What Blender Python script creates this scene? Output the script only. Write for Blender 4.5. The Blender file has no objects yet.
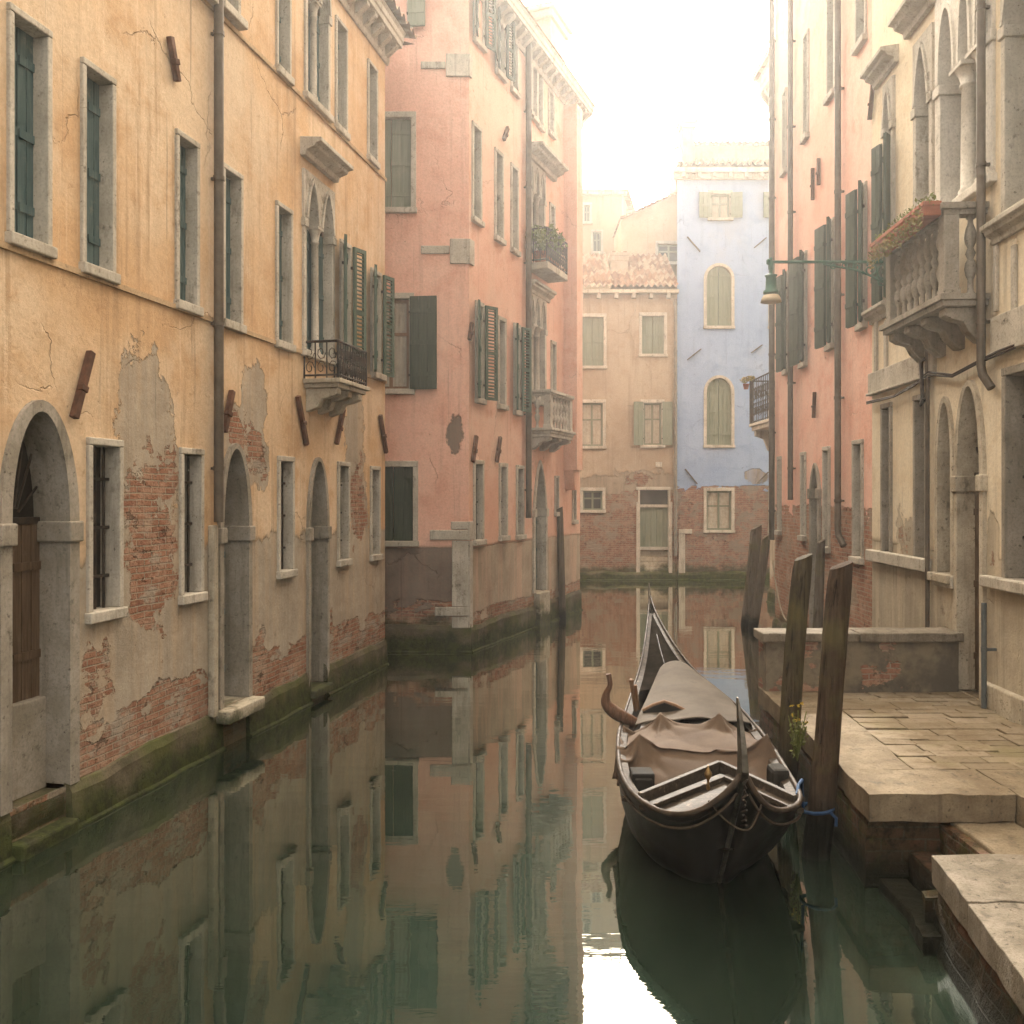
import bpy, bmesh, math, random
from mathutils import Vector, Matrix, noise as mnoise
from mathutils.geometry import delaunay_2d_cdt
random.seed(7)
R = math.radians
C = bpy.context.scene
COL = C.collection

# ------------------------------------------------------------------ camera
FOC, CX, HV, CH = 900.0, 512.0, 497.0, 2.4      # focal length in px, centre, horizon row, eye height
cam = bpy.data.cameras.new('camera'); camo = bpy.data.objects.new('camera', cam); COL.objects.link(camo)
camo.location = (0, 0, CH); camo.rotation_euler = (R(90), 0, 0)
cam.sensor_width = 36.0; cam.lens = 36.0 * FOC / 1024.0
cam.shift_y = -(512.0 - HV) / 1024.0
cam.clip_start = 0.05; cam.clip_end = 2000
C.camera = camo

# ------------------------------------------------------------------ sky, sun, exposure
SUN_EL, SUN_AZ = 33.0, 10.0                      # degrees; azimuth to the right of +Y
W = bpy.data.worlds.new('World'); C.world = W; W.use_nodes = True
wn = W.node_tree; wn.nodes.clear()
sky = wn.nodes.new('ShaderNodeTexSky'); sky.sky_type = 'NISHITA'; sky.sun_disc = False
sky.sun_elevation = R(SUN_EL); sky.sun_rotation = R(SUN_AZ); sky.altitude = 0
sky.air_density = 1.0; sky.dust_density = 7.0; sky.ozone_density = 1.0
hs = wn.nodes.new('ShaderNodeHueSaturation'); hs.inputs['Saturation'].default_value = 0.35
tint = wn.nodes.new('ShaderNodeMix'); tint.data_type = 'RGBA'; tint.blend_type = 'MULTIPLY'
tint.inputs['Factor'].default_value = 1.0; tint.inputs[7].default_value = (1.0, 0.91, 0.77, 1)
bg = wn.nodes.new('ShaderNodeBackground'); bg.inputs['Strength'].default_value = 0.15
out = wn.nodes.new('ShaderNodeOutputWorld')
wn.links.new(sky.outputs[0], hs.inputs['Color']); wn.links.new(hs.outputs[0], tint.inputs[6])
veil = wn.nodes.new('ShaderNodeMix'); veil.data_type = 'RGBA'; veil.blend_type = 'ADD'      # even white of the morning mist over the blue
veil.inputs['Factor'].default_value = 1.0; veil.inputs[7].default_value = (6.9, 6.25, 5.35, 1)
# the mist glows warm on the sun's side and is dimmer and cooler behind the viewer
tcw = wn.nodes.new('ShaderNodeTexCoord'); dt_ = wn.nodes.new('ShaderNodeVectorMath'); dt_.operation = 'DOT_PRODUCT'
dt_.inputs[1].default_value = (0.15, 0.86, 0.49); wn.links.new(tcw.outputs['Generated'], dt_.inputs[0])
mr_ = wn.nodes.new('ShaderNodeMapRange'); mr_.inputs[1].default_value = -0.75; mr_.inputs[2].default_value = 0.95; mr_.interpolation_type = 'SMOOTHSTEP'
wn.links.new(dt_.outputs['Value'], mr_.inputs[0])
vm_ = wn.nodes.new('ShaderNodeMix'); vm_.data_type = 'RGBA'; vm_.inputs[6].default_value = (1.5, 1.5, 1.5, 1); vm_.inputs[7].default_value = (12.5, 10.6, 8.1, 1)
wn.links.new(mr_.outputs[0], vm_.inputs['Factor']); wn.links.new(vm_.outputs[2], veil.inputs[7])
wn.links.new(tint.outputs[2], veil.inputs[6]); wn.links.new(veil.outputs[2], bg.inputs['Color']); wn.links.new(bg.outputs[0], out.inputs['Surface'])

sl = bpy.data.lights.new('sun', 'SUN'); so = bpy.data.objects.new('sun', sl); COL.objects.link(so)
sl.energy = 2.8; sl.angle = R(3.0); sl.color = (1.0, 0.94, 0.85)
sdir = Vector((math.sin(R(SUN_AZ)) * math.cos(R(SUN_EL)), math.cos(R(SUN_AZ)) * math.cos(R(SUN_EL)), math.sin(R(SUN_EL))))
so.rotation_euler = sdir.to_track_quat('Z', 'Y').to_euler()
so.location = (10, 60, 45)

C.view_settings.view_transform = 'Standard'; C.view_settings.look = 'None'
C.view_settings.exposure = 1.47; C.view_settings.gamma = 1.0; C.view_settings.use_curve_mapping = False
C.render.engine = 'CYCLES'
cy = C.cycles
cy.use_denoising = True
try:
    cy.denoiser = 'OPENIMAGEDENOISE'; cy.denoising_input_passes = 'RGB_ALBEDO_NORMAL'
except Exception: pass
cy.max_bounces = 5; cy.diffuse_bounces = 3; cy.glossy_bounces = 3; cy.transmission_bounces = 2; cy.volume_bounces = 1
cy.caustics_reflective = False; cy.caustics_refractive = False
cy.sample_clamp_indirect = 6.0
cy.use_adaptive_sampling = True; cy.adaptive_threshold = 0.045; cy.adaptive_min_samples = 24

# ------------------------------------------------------------------ mesh builder
class MB:
    def __init__(s): s.v = []; s.f = []; s.sm = []
    def add(s, vs, fs, smooth=False):
        b = len(s.v); s.v += [tuple(p) for p in vs]
        s.f += [tuple(b + i for i in f) for f in fs]; s.sm += [smooth] * len(fs)
    def box(s, x0, x1, y0, y1, z0, z1):
        if x0 > x1: x0, x1 = x1, x0
        if y0 > y1: y0, y1 = y1, y0
        if z0 > z1: z0, z1 = z1, z0
        s.add([(x0,y0,z0),(x1,y0,z0),(x1,y1,z0),(x0,y1,z0),(x0,y0,z1),(x1,y0,z1),(x1,y1,z1),(x0,y1,z1)],
              [(0,3,2,1),(4,5,6,7),(0,1,5,4),(1,2,6,5),(2,3,7,6),(3,0,4,7)])
        return s
    def obox(s, c, ax, ay, az):       # oriented box: centre, three half-axis vectors
        c, ax, ay, az = map(Vector, (c, ax, ay, az))
        P = [c + i*ax + j*ay + k*az for k in (-1,1) for (i,j) in ((-1,-1),(1,-1),(1,1),(-1,1))]
        s.add(P, [(0,3,2,1),(4,5,6,7),(0,1,5,4),(1,2,6,5),(2,3,7,6),(3,0,4,7)]); return s
    def prism(s, pts, y0, y1):        # convex or simple polygon (x,z) counter-clockwise seen from -y
        n = len(pts)
        s.add([(x, y0, z) for x, z in pts] + [(x, y1, z) for x, z in pts],
              [tuple(range(n)), tuple(range(2*n-1, n-1, -1))] + [(i, n+i, n+(i+1) % n, (i+1) % n) for i in range(n)])
        return s
    def xprism(s, prof, x0, x1):      # profile (y,z) swept along x
        n = len(prof)
        s.add([(x0, y, z) for y, z in prof] + [(x1, y, z) for y, z in prof],
              [tuple(range(n-1, -1, -1)), tuple(range(n, 2*n))] + [(i, (i+1) % n, n+(i+1) % n, n+i) for i in range(n)])
        return s
    def plate(s, outer, holes, y0, y1):   # flat plate with holes, (x,z) outline, thickness y0..y1
        vs, tris = fill2d(outer, holes)
        if y1 is None:
            s.add([(x, y0, z) for x, z in vs], tris); return s
        s.add([(x, y0, z) for x, z in vs], tris)
        s.add([(x, y1, z) for x, z in vs], [t[::-1] for t in tris])
        for lp in [outer] + holes:
            n = len(lp)
            s.add([(x, y0, z) for x, z in lp] + [(x, y1, z) for x, z in lp], [(i, n+i, n+(i+1) % n, (i+1) % n) for i in range(n)])
        return s
    def tube(s, path, r, n=8, cap=True, smooth=True):
        P = [Vector(p) for p in path]; m = len(P)
        rad = r if isinstance(r, (list, tuple)) else [r] * m
        vs = []; up = Vector((0.31, 0.22, 0.93)); prev = None
        for i in range(m):
            t = (P[min(i+1, m-1)] - P[max(i-1, 0)]).normalized()
            if prev is None:
                a = t.cross(up)
                if a.length < 1e-3: a = t.cross(Vector((1,0,0)))
                a.normalize()
            else:
                a = (prev - t * prev.dot(t)).normalized()
            prev = a; b = t.cross(a)
            for k in range(n):
                q = 2 * math.pi * k / n
                vs.append(P[i] + (a * math.cos(q) + b * math.sin(q)) * rad[i])
        fs = [(i*n+k, i*n+(k+1) % n, (i+1)*n+(k+1) % n, (i+1)*n+k) for i in range(m-1) for k in range(n)]
        s.add(vs, fs, smooth)
        if cap:
            s.add(vs[:n], [tuple(range(n-1, -1, -1))]); s.add(vs[-n:], [tuple(range(n))])
        return s
    def lathe(s, prof, c, n=16, smooth=True):   # prof [(r,z)]
        cx, cy_, cz = c; vs = []; m = len(prof)
        for r, z in prof:
            for k in range(n):
                q = 2*math.pi*k/n; vs.append((cx + r*math.cos(q), cy_ + r*math.sin(q), cz + z))
        s.add(vs, [(i*n+k, i*n+(k+1) % n, (i+1)*n+(k+1) % n, (i+1)*n+k) for i in range(m-1) for k in range(n)], smooth)
        s.add(vs[:n], [tuple(range(n-1, -1, -1))]); s.add(vs[-n:], [tuple(range(n))])
        return s
    def build(s, name, mat, parent=None, M=None, label=None, bevel=0.0, subdiv=0):
        me = bpy.data.meshes.new(name); me.from_pydata(s.v, [], s.f); me.validate(verbose=False)
        if len(me.polygons) == len(s.sm): me.polygons.foreach_set('use_smooth', s.sm)
        me.materials.append(mat); me.update()
        o = bpy.data.objects.new(name, me); COL.objects.link(o)
        if parent is not None: o.parent = parent
        if M is not None: o.matrix_local = M
        if label: o['label'] = label
        if bevel:
            b = o.modifiers.new('bevel', 'BEVEL'); b.width = bevel; b.segments = 2; b.limit_method = 'ANGLE'; b.angle_limit = R(40)
        return o

def fill2d(outer, holes):
    vs, es = [], []
    for lp in [outer] + holes:
        b = len(vs); n = len(lp); vs += [Vector((p[0], p[1])) for p in lp]
        es += [(b+i, b+(i+1) % n) for i in range(n)]
    ov, _, of, _, _, _ = delaunay_2d_cdt(vs, es, [], 0, 1e-5)
    res = []
    for f in of:
        c = sum((ov[i] for i in f), Vector((0, 0))) / len(f)
        if not inside(c, outer): continue
        if any(inside(c, h) for h in holes): continue
        a = 0
        for i in range(len(f)):
            p, q = ov[f[i]], ov[f[(i+1) % len(f)]]; a += p.x*q.y - q.x*p.y
        res.append(tuple(f) if a > 0 else tuple(f[::-1]))
    return [(v.x, v.y) for v in ov], res

def inside(p, poly):
    x, y = p[0], p[1]; r = False; n = len(poly); j = n - 1
    for i in range(n):
        xi, yi = poly[i][0], poly[i][1]; xj, yj = poly[j][0], poly[j][1]
        if (yi > y) != (yj > y) and x < (xj - xi) * (y - yi) / (yj - yi) + xi: r = not r
        j = i
    return r

def thing(name, label, cat, loc=(0,0,0), rotz=0.0, group=None):
    o = bpy.data.objects.new(name, None); COL.objects.link(o); o.empty_display_size = 0.2
    o.location = loc; o.rotation_euler = (0, 0, rotz); o['label'] = label; o['category'] = cat
    if group: o['group'] = group
    return o
def tag(o, label, cat, group=None):
    o['label'] = label; o['category'] = cat
    if group: o['group'] = group
    return o
def structure(o, kind='structure'): o['kind'] = kind; return o

# ------------------------------------------------------------------ node helper
class G:
    def __init__(s, name):
        s.m = bpy.data.materials.new(name); s.m.use_nodes = True; s.nt = s.m.node_tree; s.nt.nodes.clear()
        s.out = s.n('ShaderNodeOutputMaterial'); s.b = s.n('ShaderNodeBsdfPrincipled')
        s.l(s.b.outputs[0], s.out.inputs['Surface'])
        s.tc = s.n('ShaderNodeTexCoord'); s.P = s.tc.outputs['Object']
        s._xyz = None
    def n(s, t): return s.nt.nodes.new(t)
    def l(s, a, b): s.nt.links.new(a, b)
    def set(s, sock, v):
        if isinstance(v, bpy.types.NodeSocket): s.l(v, sock)
        elif isinstance(v, tuple) and len(v) == 3 and sock.type == 'RGBA': sock.default_value = (*v, 1)
        else: sock.default_value = v
    def math(s, op, a, b=0.0, c=0.0, clamp=False):
        n = s.n('ShaderNodeMath'); n.operation = op; n.use_clamp = clamp
        s.set(n.inputs[0], a); s.set(n.inputs[1], b); s.set(n.inputs[2], c); return n.outputs[0]
    def add(s, a, b): return s.math('ADD', a, b)
    def mul(s, a, b): return s.math('MULTIPLY', a, b)
    def sub(s, a, b): return s.math('SUBTRACT', a, b)
    def mx(s, a, b): return s.math('MAXIMUM', a, b)
    def xyz(s):
        if s._xyz is None:
            n = s.n('ShaderNodeSeparateXYZ'); s.l(s.P, n.inputs[0]); s._xyz = n.outputs
        return s._xyz
    def comb(s, x=0.0, y=0.0, z=0.0):
        n = s.n('ShaderNodeCombineXYZ'); s.set(n.inputs[0], x); s.set(n.inputs[1], y); s.set(n.inputs[2], z); return n.outputs[0]
    def scale(s, sc, off=(0,0,0), vec=None):
        n = s.n('ShaderNodeMapping'); n.inputs['Scale'].default_value = sc; n.inputs['Location'].default_value = off
        s.l(vec or s.P, n.inputs[0]); return n.outputs[0]
    def noise(s, sc=1.0, det=4.0, rough=0.55, vec=None, dist=0.0, col=False):
        n = s.n('ShaderNodeTexNoise'); s.l(vec or s.P, n.inputs['Vector']); n.inputs['Scale'].default_value = sc
        n.inputs['Detail'].default_value = det; n.inputs['Roughness'].default_value = rough; n.inputs['Distortion'].default_value = dist
        return n.outputs['Color' if col else 'Fac']
    def voro(s, sc, vec=None, feat='F1', out='Distance'):
        n = s.n('ShaderNodeTexVoronoi'); n.feature = feat; s.l(vec or s.P, n.inputs['Vector']); n.inputs['Scale'].default_value = sc
        return n.outputs[out]
    def rng(s, v, a, b, c=0.0, d=1.0, smooth=True):
        n = s.n('ShaderNodeMapRange'); n.interpolation_type = 'SMOOTHSTEP' if smooth else 'LINEAR'; n.clamp = True
        s.set(n.inputs[0], v)
        for i, q in enumerate((a, b, c, d)): n.inputs[1+i].default_value = q
        return n.outputs[0]
    def mix(s, f, a, b, mode='MIX'):
        n = s.n('ShaderNodeMix'); n.data_type = 'RGBA'; n.blend_type = mode
        s.set(n.inputs['Factor'], f); s.set(n.inputs[6], a); s.set(n.inputs[7], b); return n.outputs[2]
    def fmix(s, f, a, b):
        n = s.n('ShaderNodeMix'); n.data_type = 'FLOAT'
        s.set(n.inputs['Factor'], f); s.set(n.inputs[2], a); s.set(n.inputs[3], b); return n.outputs[0]
    def brick(s, vec, w=0.20, h=0.054, mortar=0.007, c1=(.3,.1,.05), c2=(.2,.07,.04), cm=(.35,.3,.24)):
        n = s.n('ShaderNodeTexBrick'); s.l(vec, n.inputs['Vector'])
        n.inputs['Color1'].default_value = (*c1, 1); n.inputs['Color2'].default_value = (*c2, 1); n.inputs['Mortar'].default_value = (*cm, 1)
        n.inputs['Scale'].default_value = 1.0; n.inputs['Mortar Size'].default_value = mortar; n.inputs['Mortar Smooth'].default_value = 0.3
        n.inputs['Bias'].default_value = 0.0; n.inputs['Brick Width'].default_value = w; n.inputs['Row Height'].default_value = h
        return n.outputs['Color'], n.outputs['Fac']
    def bump(s, h, strength=0.5, dist=0.02, normal=None):
        n = s.n('ShaderNodeBump'); n.inputs['Strength'].default_value = strength; n.inputs['Distance'].default_value = dist
        s.l(h, n.inputs['Height'])
        if normal: s.l(normal, n.inputs['Normal'])
        return n.outputs[0]
    def done(s, col, rough=0.8, normal=None, metal=0.0, spec=0.3):
        s.set(s.b.inputs['Base Color'], col); s.set(s.b.inputs['Roughness'], rough); s.b.inputs['Metallic'].default_value = metal
        s.b.inputs['Specular IOR Level'].default_value = spec
        if normal: s.l(normal, s.b.inputs['Normal'])
        return s.m

def brick_colour(g, tone=1.0, axis='xz'):
    x, y, z = g.xyz()
    wob = g.noise(3.0, 2, 0.5, col=True)
    wn_ = g.n('ShaderNodeSeparateXYZ'); g.l(wob, wn_.inputs[0])
    a = g.add(x if axis[0] == 'x' else y, g.mul(g.sub(wn_.outputs[0], 0.5), 0.03))
    b = g.add(z, g.mul(g.sub(wn_.outputs[1], 0.5), 0.035))
    t = tone
    c, f = g.brick(g.comb(a, b, 0.0), c1=(.34*t,.165*t,.105*t), c2=(.235*t,.105*t,.068*t), cm=(.33*t,.275*t,.21*t))
    c = g.mix(g.rng(g.noise(5.0, 5, 0.7), 0.42, 0.68), c, (.42*t,.27*t,.19*t))
    c = g.mix(g.rng(g.noise(1.7, 4, 0.6, vec=g.scale((1,1,1), (7,3,1))), 0.52, 0.72, 0, 0.75), c, (.43*t,.35*t,.27*t))
    c = g.mix(g.rng(g.noise(9.0, 5, 0.7, vec=g.scale((1,1,1), (2,9,4))), 0.55, 0.7, 0, 0.7), c, (.1*t,.06*t,.045*t))
    lost = g.rng(g.noise(6.5, 5, .7, g.scale((1,1,1.6), (5,1,2))), .60, .66)
    c = g.mix(g.mul(lost, .75), c, (.085*t,.055*t,.04*t))
    h = g.sub(g.add(g.mul(g.sub(1.0, f), 0.7), g.mul(g.noise(18.0, 4, 0.7), 0.8)), g.mul(lost, .5))
    return c, h

def wall_mat(name, c1, c2, c3, grey, z_grey, z_brick, patches=(), moss=0.3, seed=0.0, tone=1.0, grey_amp=0.5, brick_amp=0.45, axis='xz', streak=0.5, rseed=0.0, gwash=0.75):
    """old lime plaster with a grey lower render, bare brick where it fell off, damp green foot.
    patches: (s, z, rs, rz, kind) kind 0 = grey under-render, 1 = bare brick with a render rim, 2 = bright repair"""
    g = G(name); x, y, z = g.xyz(); s_ = x if axis[0] == 'x' else y
    off = (seed*3.1, seed*1.7, seed*2.3)
    V = g.scale((1,1,1), off)
    big = g.noise(0.55, 4, 0.6, V); mid = g.noise(2.6, 6, 0.65, V); fine = g.noise(32, 4, 0.7, V)
    st = g.noise(1.0, 5, 0.65, g.scale((6.5, 6.5, 0.32), off)); st2 = g.noise(1.0, 6, 0.7, g.scale((17, 17, 0.55), off))
    col = g.mix(g.rng(big, 0.36, 0.64), c1, c2)
    col = g.mix(g.rng(mid, 0.45, 0.72, 0, 0.8), col, c3)
    col = g.mix(g.rng(st, 0.52, 0.75, 0, streak), col, tuple(v*0.55 for v in c1))
    col = g.mix(g.rng(st2, 0.55, 0.75, 0, streak*0.8), col, tuple(min(1, v*1.18+0.03) for v in c2))
    col = g.mix(g.rng(g.noise(.42, 5, .62, g.scale((1,1,.7), (off[2]+2, off[1], 3))), .50, .66, 0, .55), col, tuple(.55*a + .45*b*1.35 for a, b in zip(c2, grey)))
    spot = g.rng(g.noise(7.0, 6, 0.75, V), 0.60, 0.70, 0, 0.55)
    col = g.mix(spot, col, tuple(v*0.7 for v in c3))
    # ragged edges
    rag = g.sub(g.noise(1.15, 7, 0.62, g.scale((1.3,1.3,0.9), off)), 0.5)
    rag2 = g.sub(g.noise(0.9, 8, 0.68, g.scale((2.0,2.0,0.6), (off[1]+5+rseed, off[2], off[0]))), 0.5)
    rag3 = g.sub(g.noise(5.5, 6, 0.7, g.scale((1,1,.8), (off[2], off[0]+2, off[1]))), 0.5)
    ey = g.sub(g.add(z_grey, g.mul(rag2, grey_amp*2.2)), z)
    mg = g.rng(ey, -0.05, 0.05)
    eb = g.sub(g.add(z_brick, g.mul(rag, brick_amp*2.2)), z)
    gm = None
    for (ps, pz, rs, rz, kind) in patches:
        dx = g.math('DIVIDE', g.sub(s_, ps), rs); dz = g.math('DIVIDE', g.sub(z, pz), rz)
        d = g.math('SQRT', g.add(g.mul(dx, dx), g.mul(dz, dz)))
        e = g.add(g.sub(1.0, d), g.add(g.mul(rag, 2.6), g.mul(rag3, 1.3)))
        e = g.mul(e, min(rs, rz))
        if kind == 1:
            eb = g.mx(eb, g.sub(e, 0.08)); ey = g.mx(ey, e)
            gm = ey
        elif kind == 0: ey = g.mx(ey, e)
    eb = g.add(eb, g.mul(rag3, 0.16))
    eb = g.sub(eb, g.rng(g.noise(3.1, 6, .66, g.scale((1,1,1.5), (off[0]+9, 4, off[1]))), .53, .60, 0, .16))
    mb = g.rng(eb, -0.006, 0.006)
    if patches: mg = g.mx(mg, g.rng(ey, -0.012, 0.012))
    gcol = g.mix(g.rng(g.noise(1.8, 6, 0.7, V), 0.35, 0.65), grey, tuple(v*0.72 for v in grey))
    gcol = g.mix(g.rng(st, 0.45, 0.68, 0, gwash), gcol, tuple(0.55*a+0.45*b for a, b in zip(c1, grey)))
    gcol = g.mix(g.rng(st2, 0.5, 0.72, 0, 0.6), gcol, tuple(v*0.5 for v in grey))
    gcol = g.mix(spot, gcol, tuple(v*0.45 for v in grey))
    col = g.mix(g.mul(mg, 0.92), col, gcol)
    bc, bh = brick_colour(g, tone, axis)
    # smear of old mortar and wash left on the bricks
    smear = g.rng(g.noise(2.2, 6, 0.7, g.scale((1,1,1.6), (off[0]+3, 2, 8))), 0.52, 0.60, 0, 0.8)
    bc = g.mix(smear, bc, tuple(v*0.85 for v in grey))
    col = g.mix(mb, col, bc)
    mossf = g.mul(g.rng(g.sub(g.add(moss, g.mul(g.sub(mid, 0.5), 0.8)), z), -0.12, 0.12), 0.8)
    col = g.mix(mossf, col, (.045, .055, .022))
    wv = g.n('ShaderNodeVectorMath'); wv.operation = 'ADD'; g.l(V, wv.inputs[0])
    wsc = g.n('ShaderNodeVectorMath'); wsc.operation = 'SCALE'; g.l(g.noise(3.0, 4, .6, V, col=True), wsc.inputs[0]); wsc.inputs['Scale'].default_value = .45; g.l(wsc.outputs[0], wv.inputs[1])
    crk = g.mul(g.rng(g.voro(.75, wv.outputs[0], 'DISTANCE_TO_EDGE'), 0.0, 0.008, 1, 0), g.rng(g.noise(.8, 3, .5, g.scale((1,1,1), (off[2], 7, off[0]))), .53, .64))
    chip = g.rng(g.noise(13.0, 5, 0.7, g.scale((1,1,.8), (off[1], 3, off[2]))), 0.67, 0.70)
    drip = g.mul(g.rng(g.noise(1.0, 4, 0.7, g.scale((11, 11, 0.22), (off[2]+4, off[0], off[1]))), 0.60, 0.70), g.rng(big, .38, .6))
    col = g.mix(g.mul(drip, streak*0.9), col, tuple(v*0.42 for v in grey))
    col = g.mix(g.mul(chip, 0.55), col, tuple(v*0.8 for v in grey))
    col = g.mix(g.mul(crk, 0.3), col, tuple(v*0.3 for v in grey))
    col = g.mix(g.rng(fine, 0.35, 0.7, 0, 0.22), col, tuple(v*0.4 for v in c1))
    hp = g.add(g.mul(mid, 0.25), g.mul(fine, 0.10)); hp = g.add(hp, g.mul(big, 0.3))
    hp = g.sub(hp, g.mul(mg, 0.25))
    hp = g.sub(hp, g.add(g.mul(chip, .12), g.mul(crk, .2)))
    h = g.fmix(mb, g.add(hp, 1.0), g.mul(bh, 0.55))
    return g.done(col, 0.88, g.bump(h, 1.0, 0.055), spec=0.06)

def stone_mat(name, c1, c2, dark=(.07,.06,.045), green=0.0, wear=0.6, bump=0.4, sc=1.0, moss_z=None):
    g = G(name)
    n1 = g.noise(2.2*sc, 6, 0.65); n2 = g.noise(11*sc, 6, 0.75); n3 = g.noise(45*sc, 3, 0.7)
    st = g.noise(1.0, 5, 0.7, g.scale((9, 9, 0.7)))
    col = g.mix(g.rng(n1, 0.35, 0.65), c1, c2)
    col = g.mix(g.rng(st, 0.5, 0.72, 0, wear), col, tuple(0.5*a + 0.5*b for a, b in zip(c2, dark)))
    col = g.mix(g.rng(n2, 0.57, 0.70, 0, wear), col, dark)
    col = g.mix(g.rng(n3, 0.4, 0.75, 0, 0.45), col, tuple(v*0.55 for v in c2))
    pit = g.rng(g.noise(24*sc, 4, .65, g.scale((1,1,1), (3,1,6))), .64, .69)
    col = g.mix(g.mul(pit, wear), col, dark)
    crust = g.rng(g.noise(1.0, 5, .7, g.scale((4, 4, 1.6), (9,2,4))), .55, .68, 0, wear)
    col = g.mix(g.mul(crust, g.rng(n2, .35, .6)), col, tuple(1.6*v for v in dark))
    if green: col = g.mix(g.rng(g.noise(1.6*sc, 5, 0.7, g.scale((1,1,1),(4,4,4))), 0.42, 0.66, 0, green), col, (.075, .085, .025))
    if moss_z is not None:
        z = g.xyz()[2]
        col = g.mix(g.mul(g.rng(g.sub(g.add(moss_z, g.mul(g.sub(n1, 0.5), 0.7)), z), -0.1, 0.12), 0.92), col, g.mix(g.rng(n2, 0.4, 0.6), (.022,.026,.012), (.05,.06,.02)))
    h = g.sub(g.add(g.mul(n1, 0.6), g.add(g.mul(n2, 0.5), g.mul(n3, 0.22))), g.mul(pit, .35))
    return g.done(col, 0.85, g.bump(h, bump, 0.02), spec=0.08)

def plank_mat(name, c1, c2, rough=0.6, wear=0.3, wearc=(.3,.29,.25), axis='z', wsc=4.0):
    g = G(name)
    gr = g.noise(1.0, 6, 0.65, g.scale((38, 38, 1.6) if axis == 'z' else ((1.6, 38, 38) if axis == 'x' else (38, 1.6, 38))), dist=0.6)
    n2 = g.noise(wsc, 6, 0.75)
    col = g.mix(g.rng(gr, 0.35, 0.68), c1, c2)
    col = g.mix(g.rng(n2, 0.56, 0.7, 0, wear), col, wearc)
    h = g.add(g.mul(gr, 0.6), g.mul(n2, 0.3))
    return g.done(col, rough, g.bump(h, 0.45, 0.012), spec=0.10)

def plain_mat(name, c1, c2, rough=0.6, metal=0.0, sc=9.0, bump=0.25, spec=0.12):
    g = G(name); n = g.noise(sc, 6, 0.7); f = g.noise(sc*6, 3, 0.7)
    col = g.mix(g.rng(n, 0.36, 0.66), c1, c2)
    return g.done(col, g.rng(n, 0.2, 0.8, max(0.05, rough-0.15), min(1, rough+0.15)), g.bump(g.add(n, g.mul(f, 0.3)), bump, 0.008), metal, spec)
# ------------------------------------------------------------------ shared materials
M_ = {}
M_['istria'] = stone_mat('istrian_stone', (.54,.49,.415), (.40,.36,.295), wear=0.65)
M_['istria_white'] = stone_mat('pale_column_stone', (.70,.66,.59), (.56,.52,.45), wear=0.4)
M_['istria_grey'] = stone_mat('grey_weathered_stone', (.36,.32,.27), (.25,.22,.175), wear=0.7)
M_['istria_old'] = stone_mat('old_stained_stone', (.52,.46,.36), (.36,.31,.235), wear=0.75, moss_z=0.36)
M_['moss_stone'] = stone_mat('mossy_foot_stone', (.15,.125,.085), (.085,.07,.048), green=0.75, wear=0.9, bump=1.0, moss_z=0.22)
M_['green_wood'] = plank_mat('green_shutter_paint', (.055,.085,.062), (.085,.12,.09), 0.55, 0.25, (.2,.2,.16))
M_['bluegreen_wood'] = plank_mat('blue_green_shutter_paint', (.06,.10,.105), (.10,.145,.145), 0.55, 0.35, (.28,.27,.23))
M_['pale_green_wood'] = plank_mat('faded_green_shutter_paint', (.17,.19,.14), (.22,.235,.18), 0.65, 0.25, (.3,.28,.22))
M_['olive_wood'] = plank_mat('dark_olive_shutter_paint', (.035,.05,.035), (.06,.075,.05), 0.55, 0.2, (.14,.13,.1))
M_['door_wood'] = plank_mat('old_brown_door_wood', (.075,.05,.033), (.13,.09,.06), 0.6, 0.3, (.19,.15,.11))
M_['brown_wood'] = plank_mat('brown_window_wood', (.18,.10,.06), (.24,.15,.09), 0.6)
M_['iron'] = plain_mat('dark_iron', (.03,.027,.024), (.07,.05,.038), 0.6, 0.3)
M_['rust'] = plain_mat('rusty_iron', (.14,.07,.045), (.08,.045,.032), 0.8, 0.1)
M_['pipe'] = plain_mat('brown_downpipe_metal', (.085,.07,.055), (.13,.105,.08), 0.5, 0.2, 5)
M_['pipe_blue'] = plain_mat('blue_grey_pipe', (.085,.10,.105), (.12,.13,.13), 0.5, 0.2)
M_['pipe_grey'] = plain_mat('grey_downpipe_metal', (.16,.145,.12), (.22,.19,.155), 0.5, 0.2)
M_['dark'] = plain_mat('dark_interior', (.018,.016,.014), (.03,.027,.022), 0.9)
M_['terracotta'] = plain_mat('terracotta', (.36,.13,.075), (.27,.10,.06), 0.8)
M_['lamp_green'] = plain_mat('lamp_green_paint', (.03,.09,.065), (.05,.12,.085), 0.45, 0.2)
M_['lamp_shade'] = plain_mat('cream_lamp_shade', (.62,.52,.38), (.54,.44,.31), 0.4)
M_['curtain'] = plain_mat('pale_curtain', (.42,.38,.31), (.34,.30,.24), 0.9)
M_['rendergrey'] = stone_mat('grey_render', (.30,.28,.24), (.22,.20,.165), wear=0.5)
def leaf_mat(name, a, b):
    g = G(name)
    oi = g.n('ShaderNodeNewGeometry')
    return g.done(g.mix(oi.outputs['Random Per Island'], a, b), 0.6)
M_['leaf'] = leaf_mat('plant_leaves', (.10,.13,.025), (.19,.20,.05))
M_['leaf_dry'] = leaf_mat('dry_yellow_leaves', (.30,.22,.06), (.16,.14,.04))
def glass_mat():
    g = G('old_window_glass'); n = g.noise(1.3, 3, 0.5)
    return g.done(g.mix(g.rng(n, .4, .6), (.045,.05,.05), (.075,.08,.075)), 0.12, g.bump(n, 0.15, 0.02), spec=0.6)
M_['glass'] = glass_mat()
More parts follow.
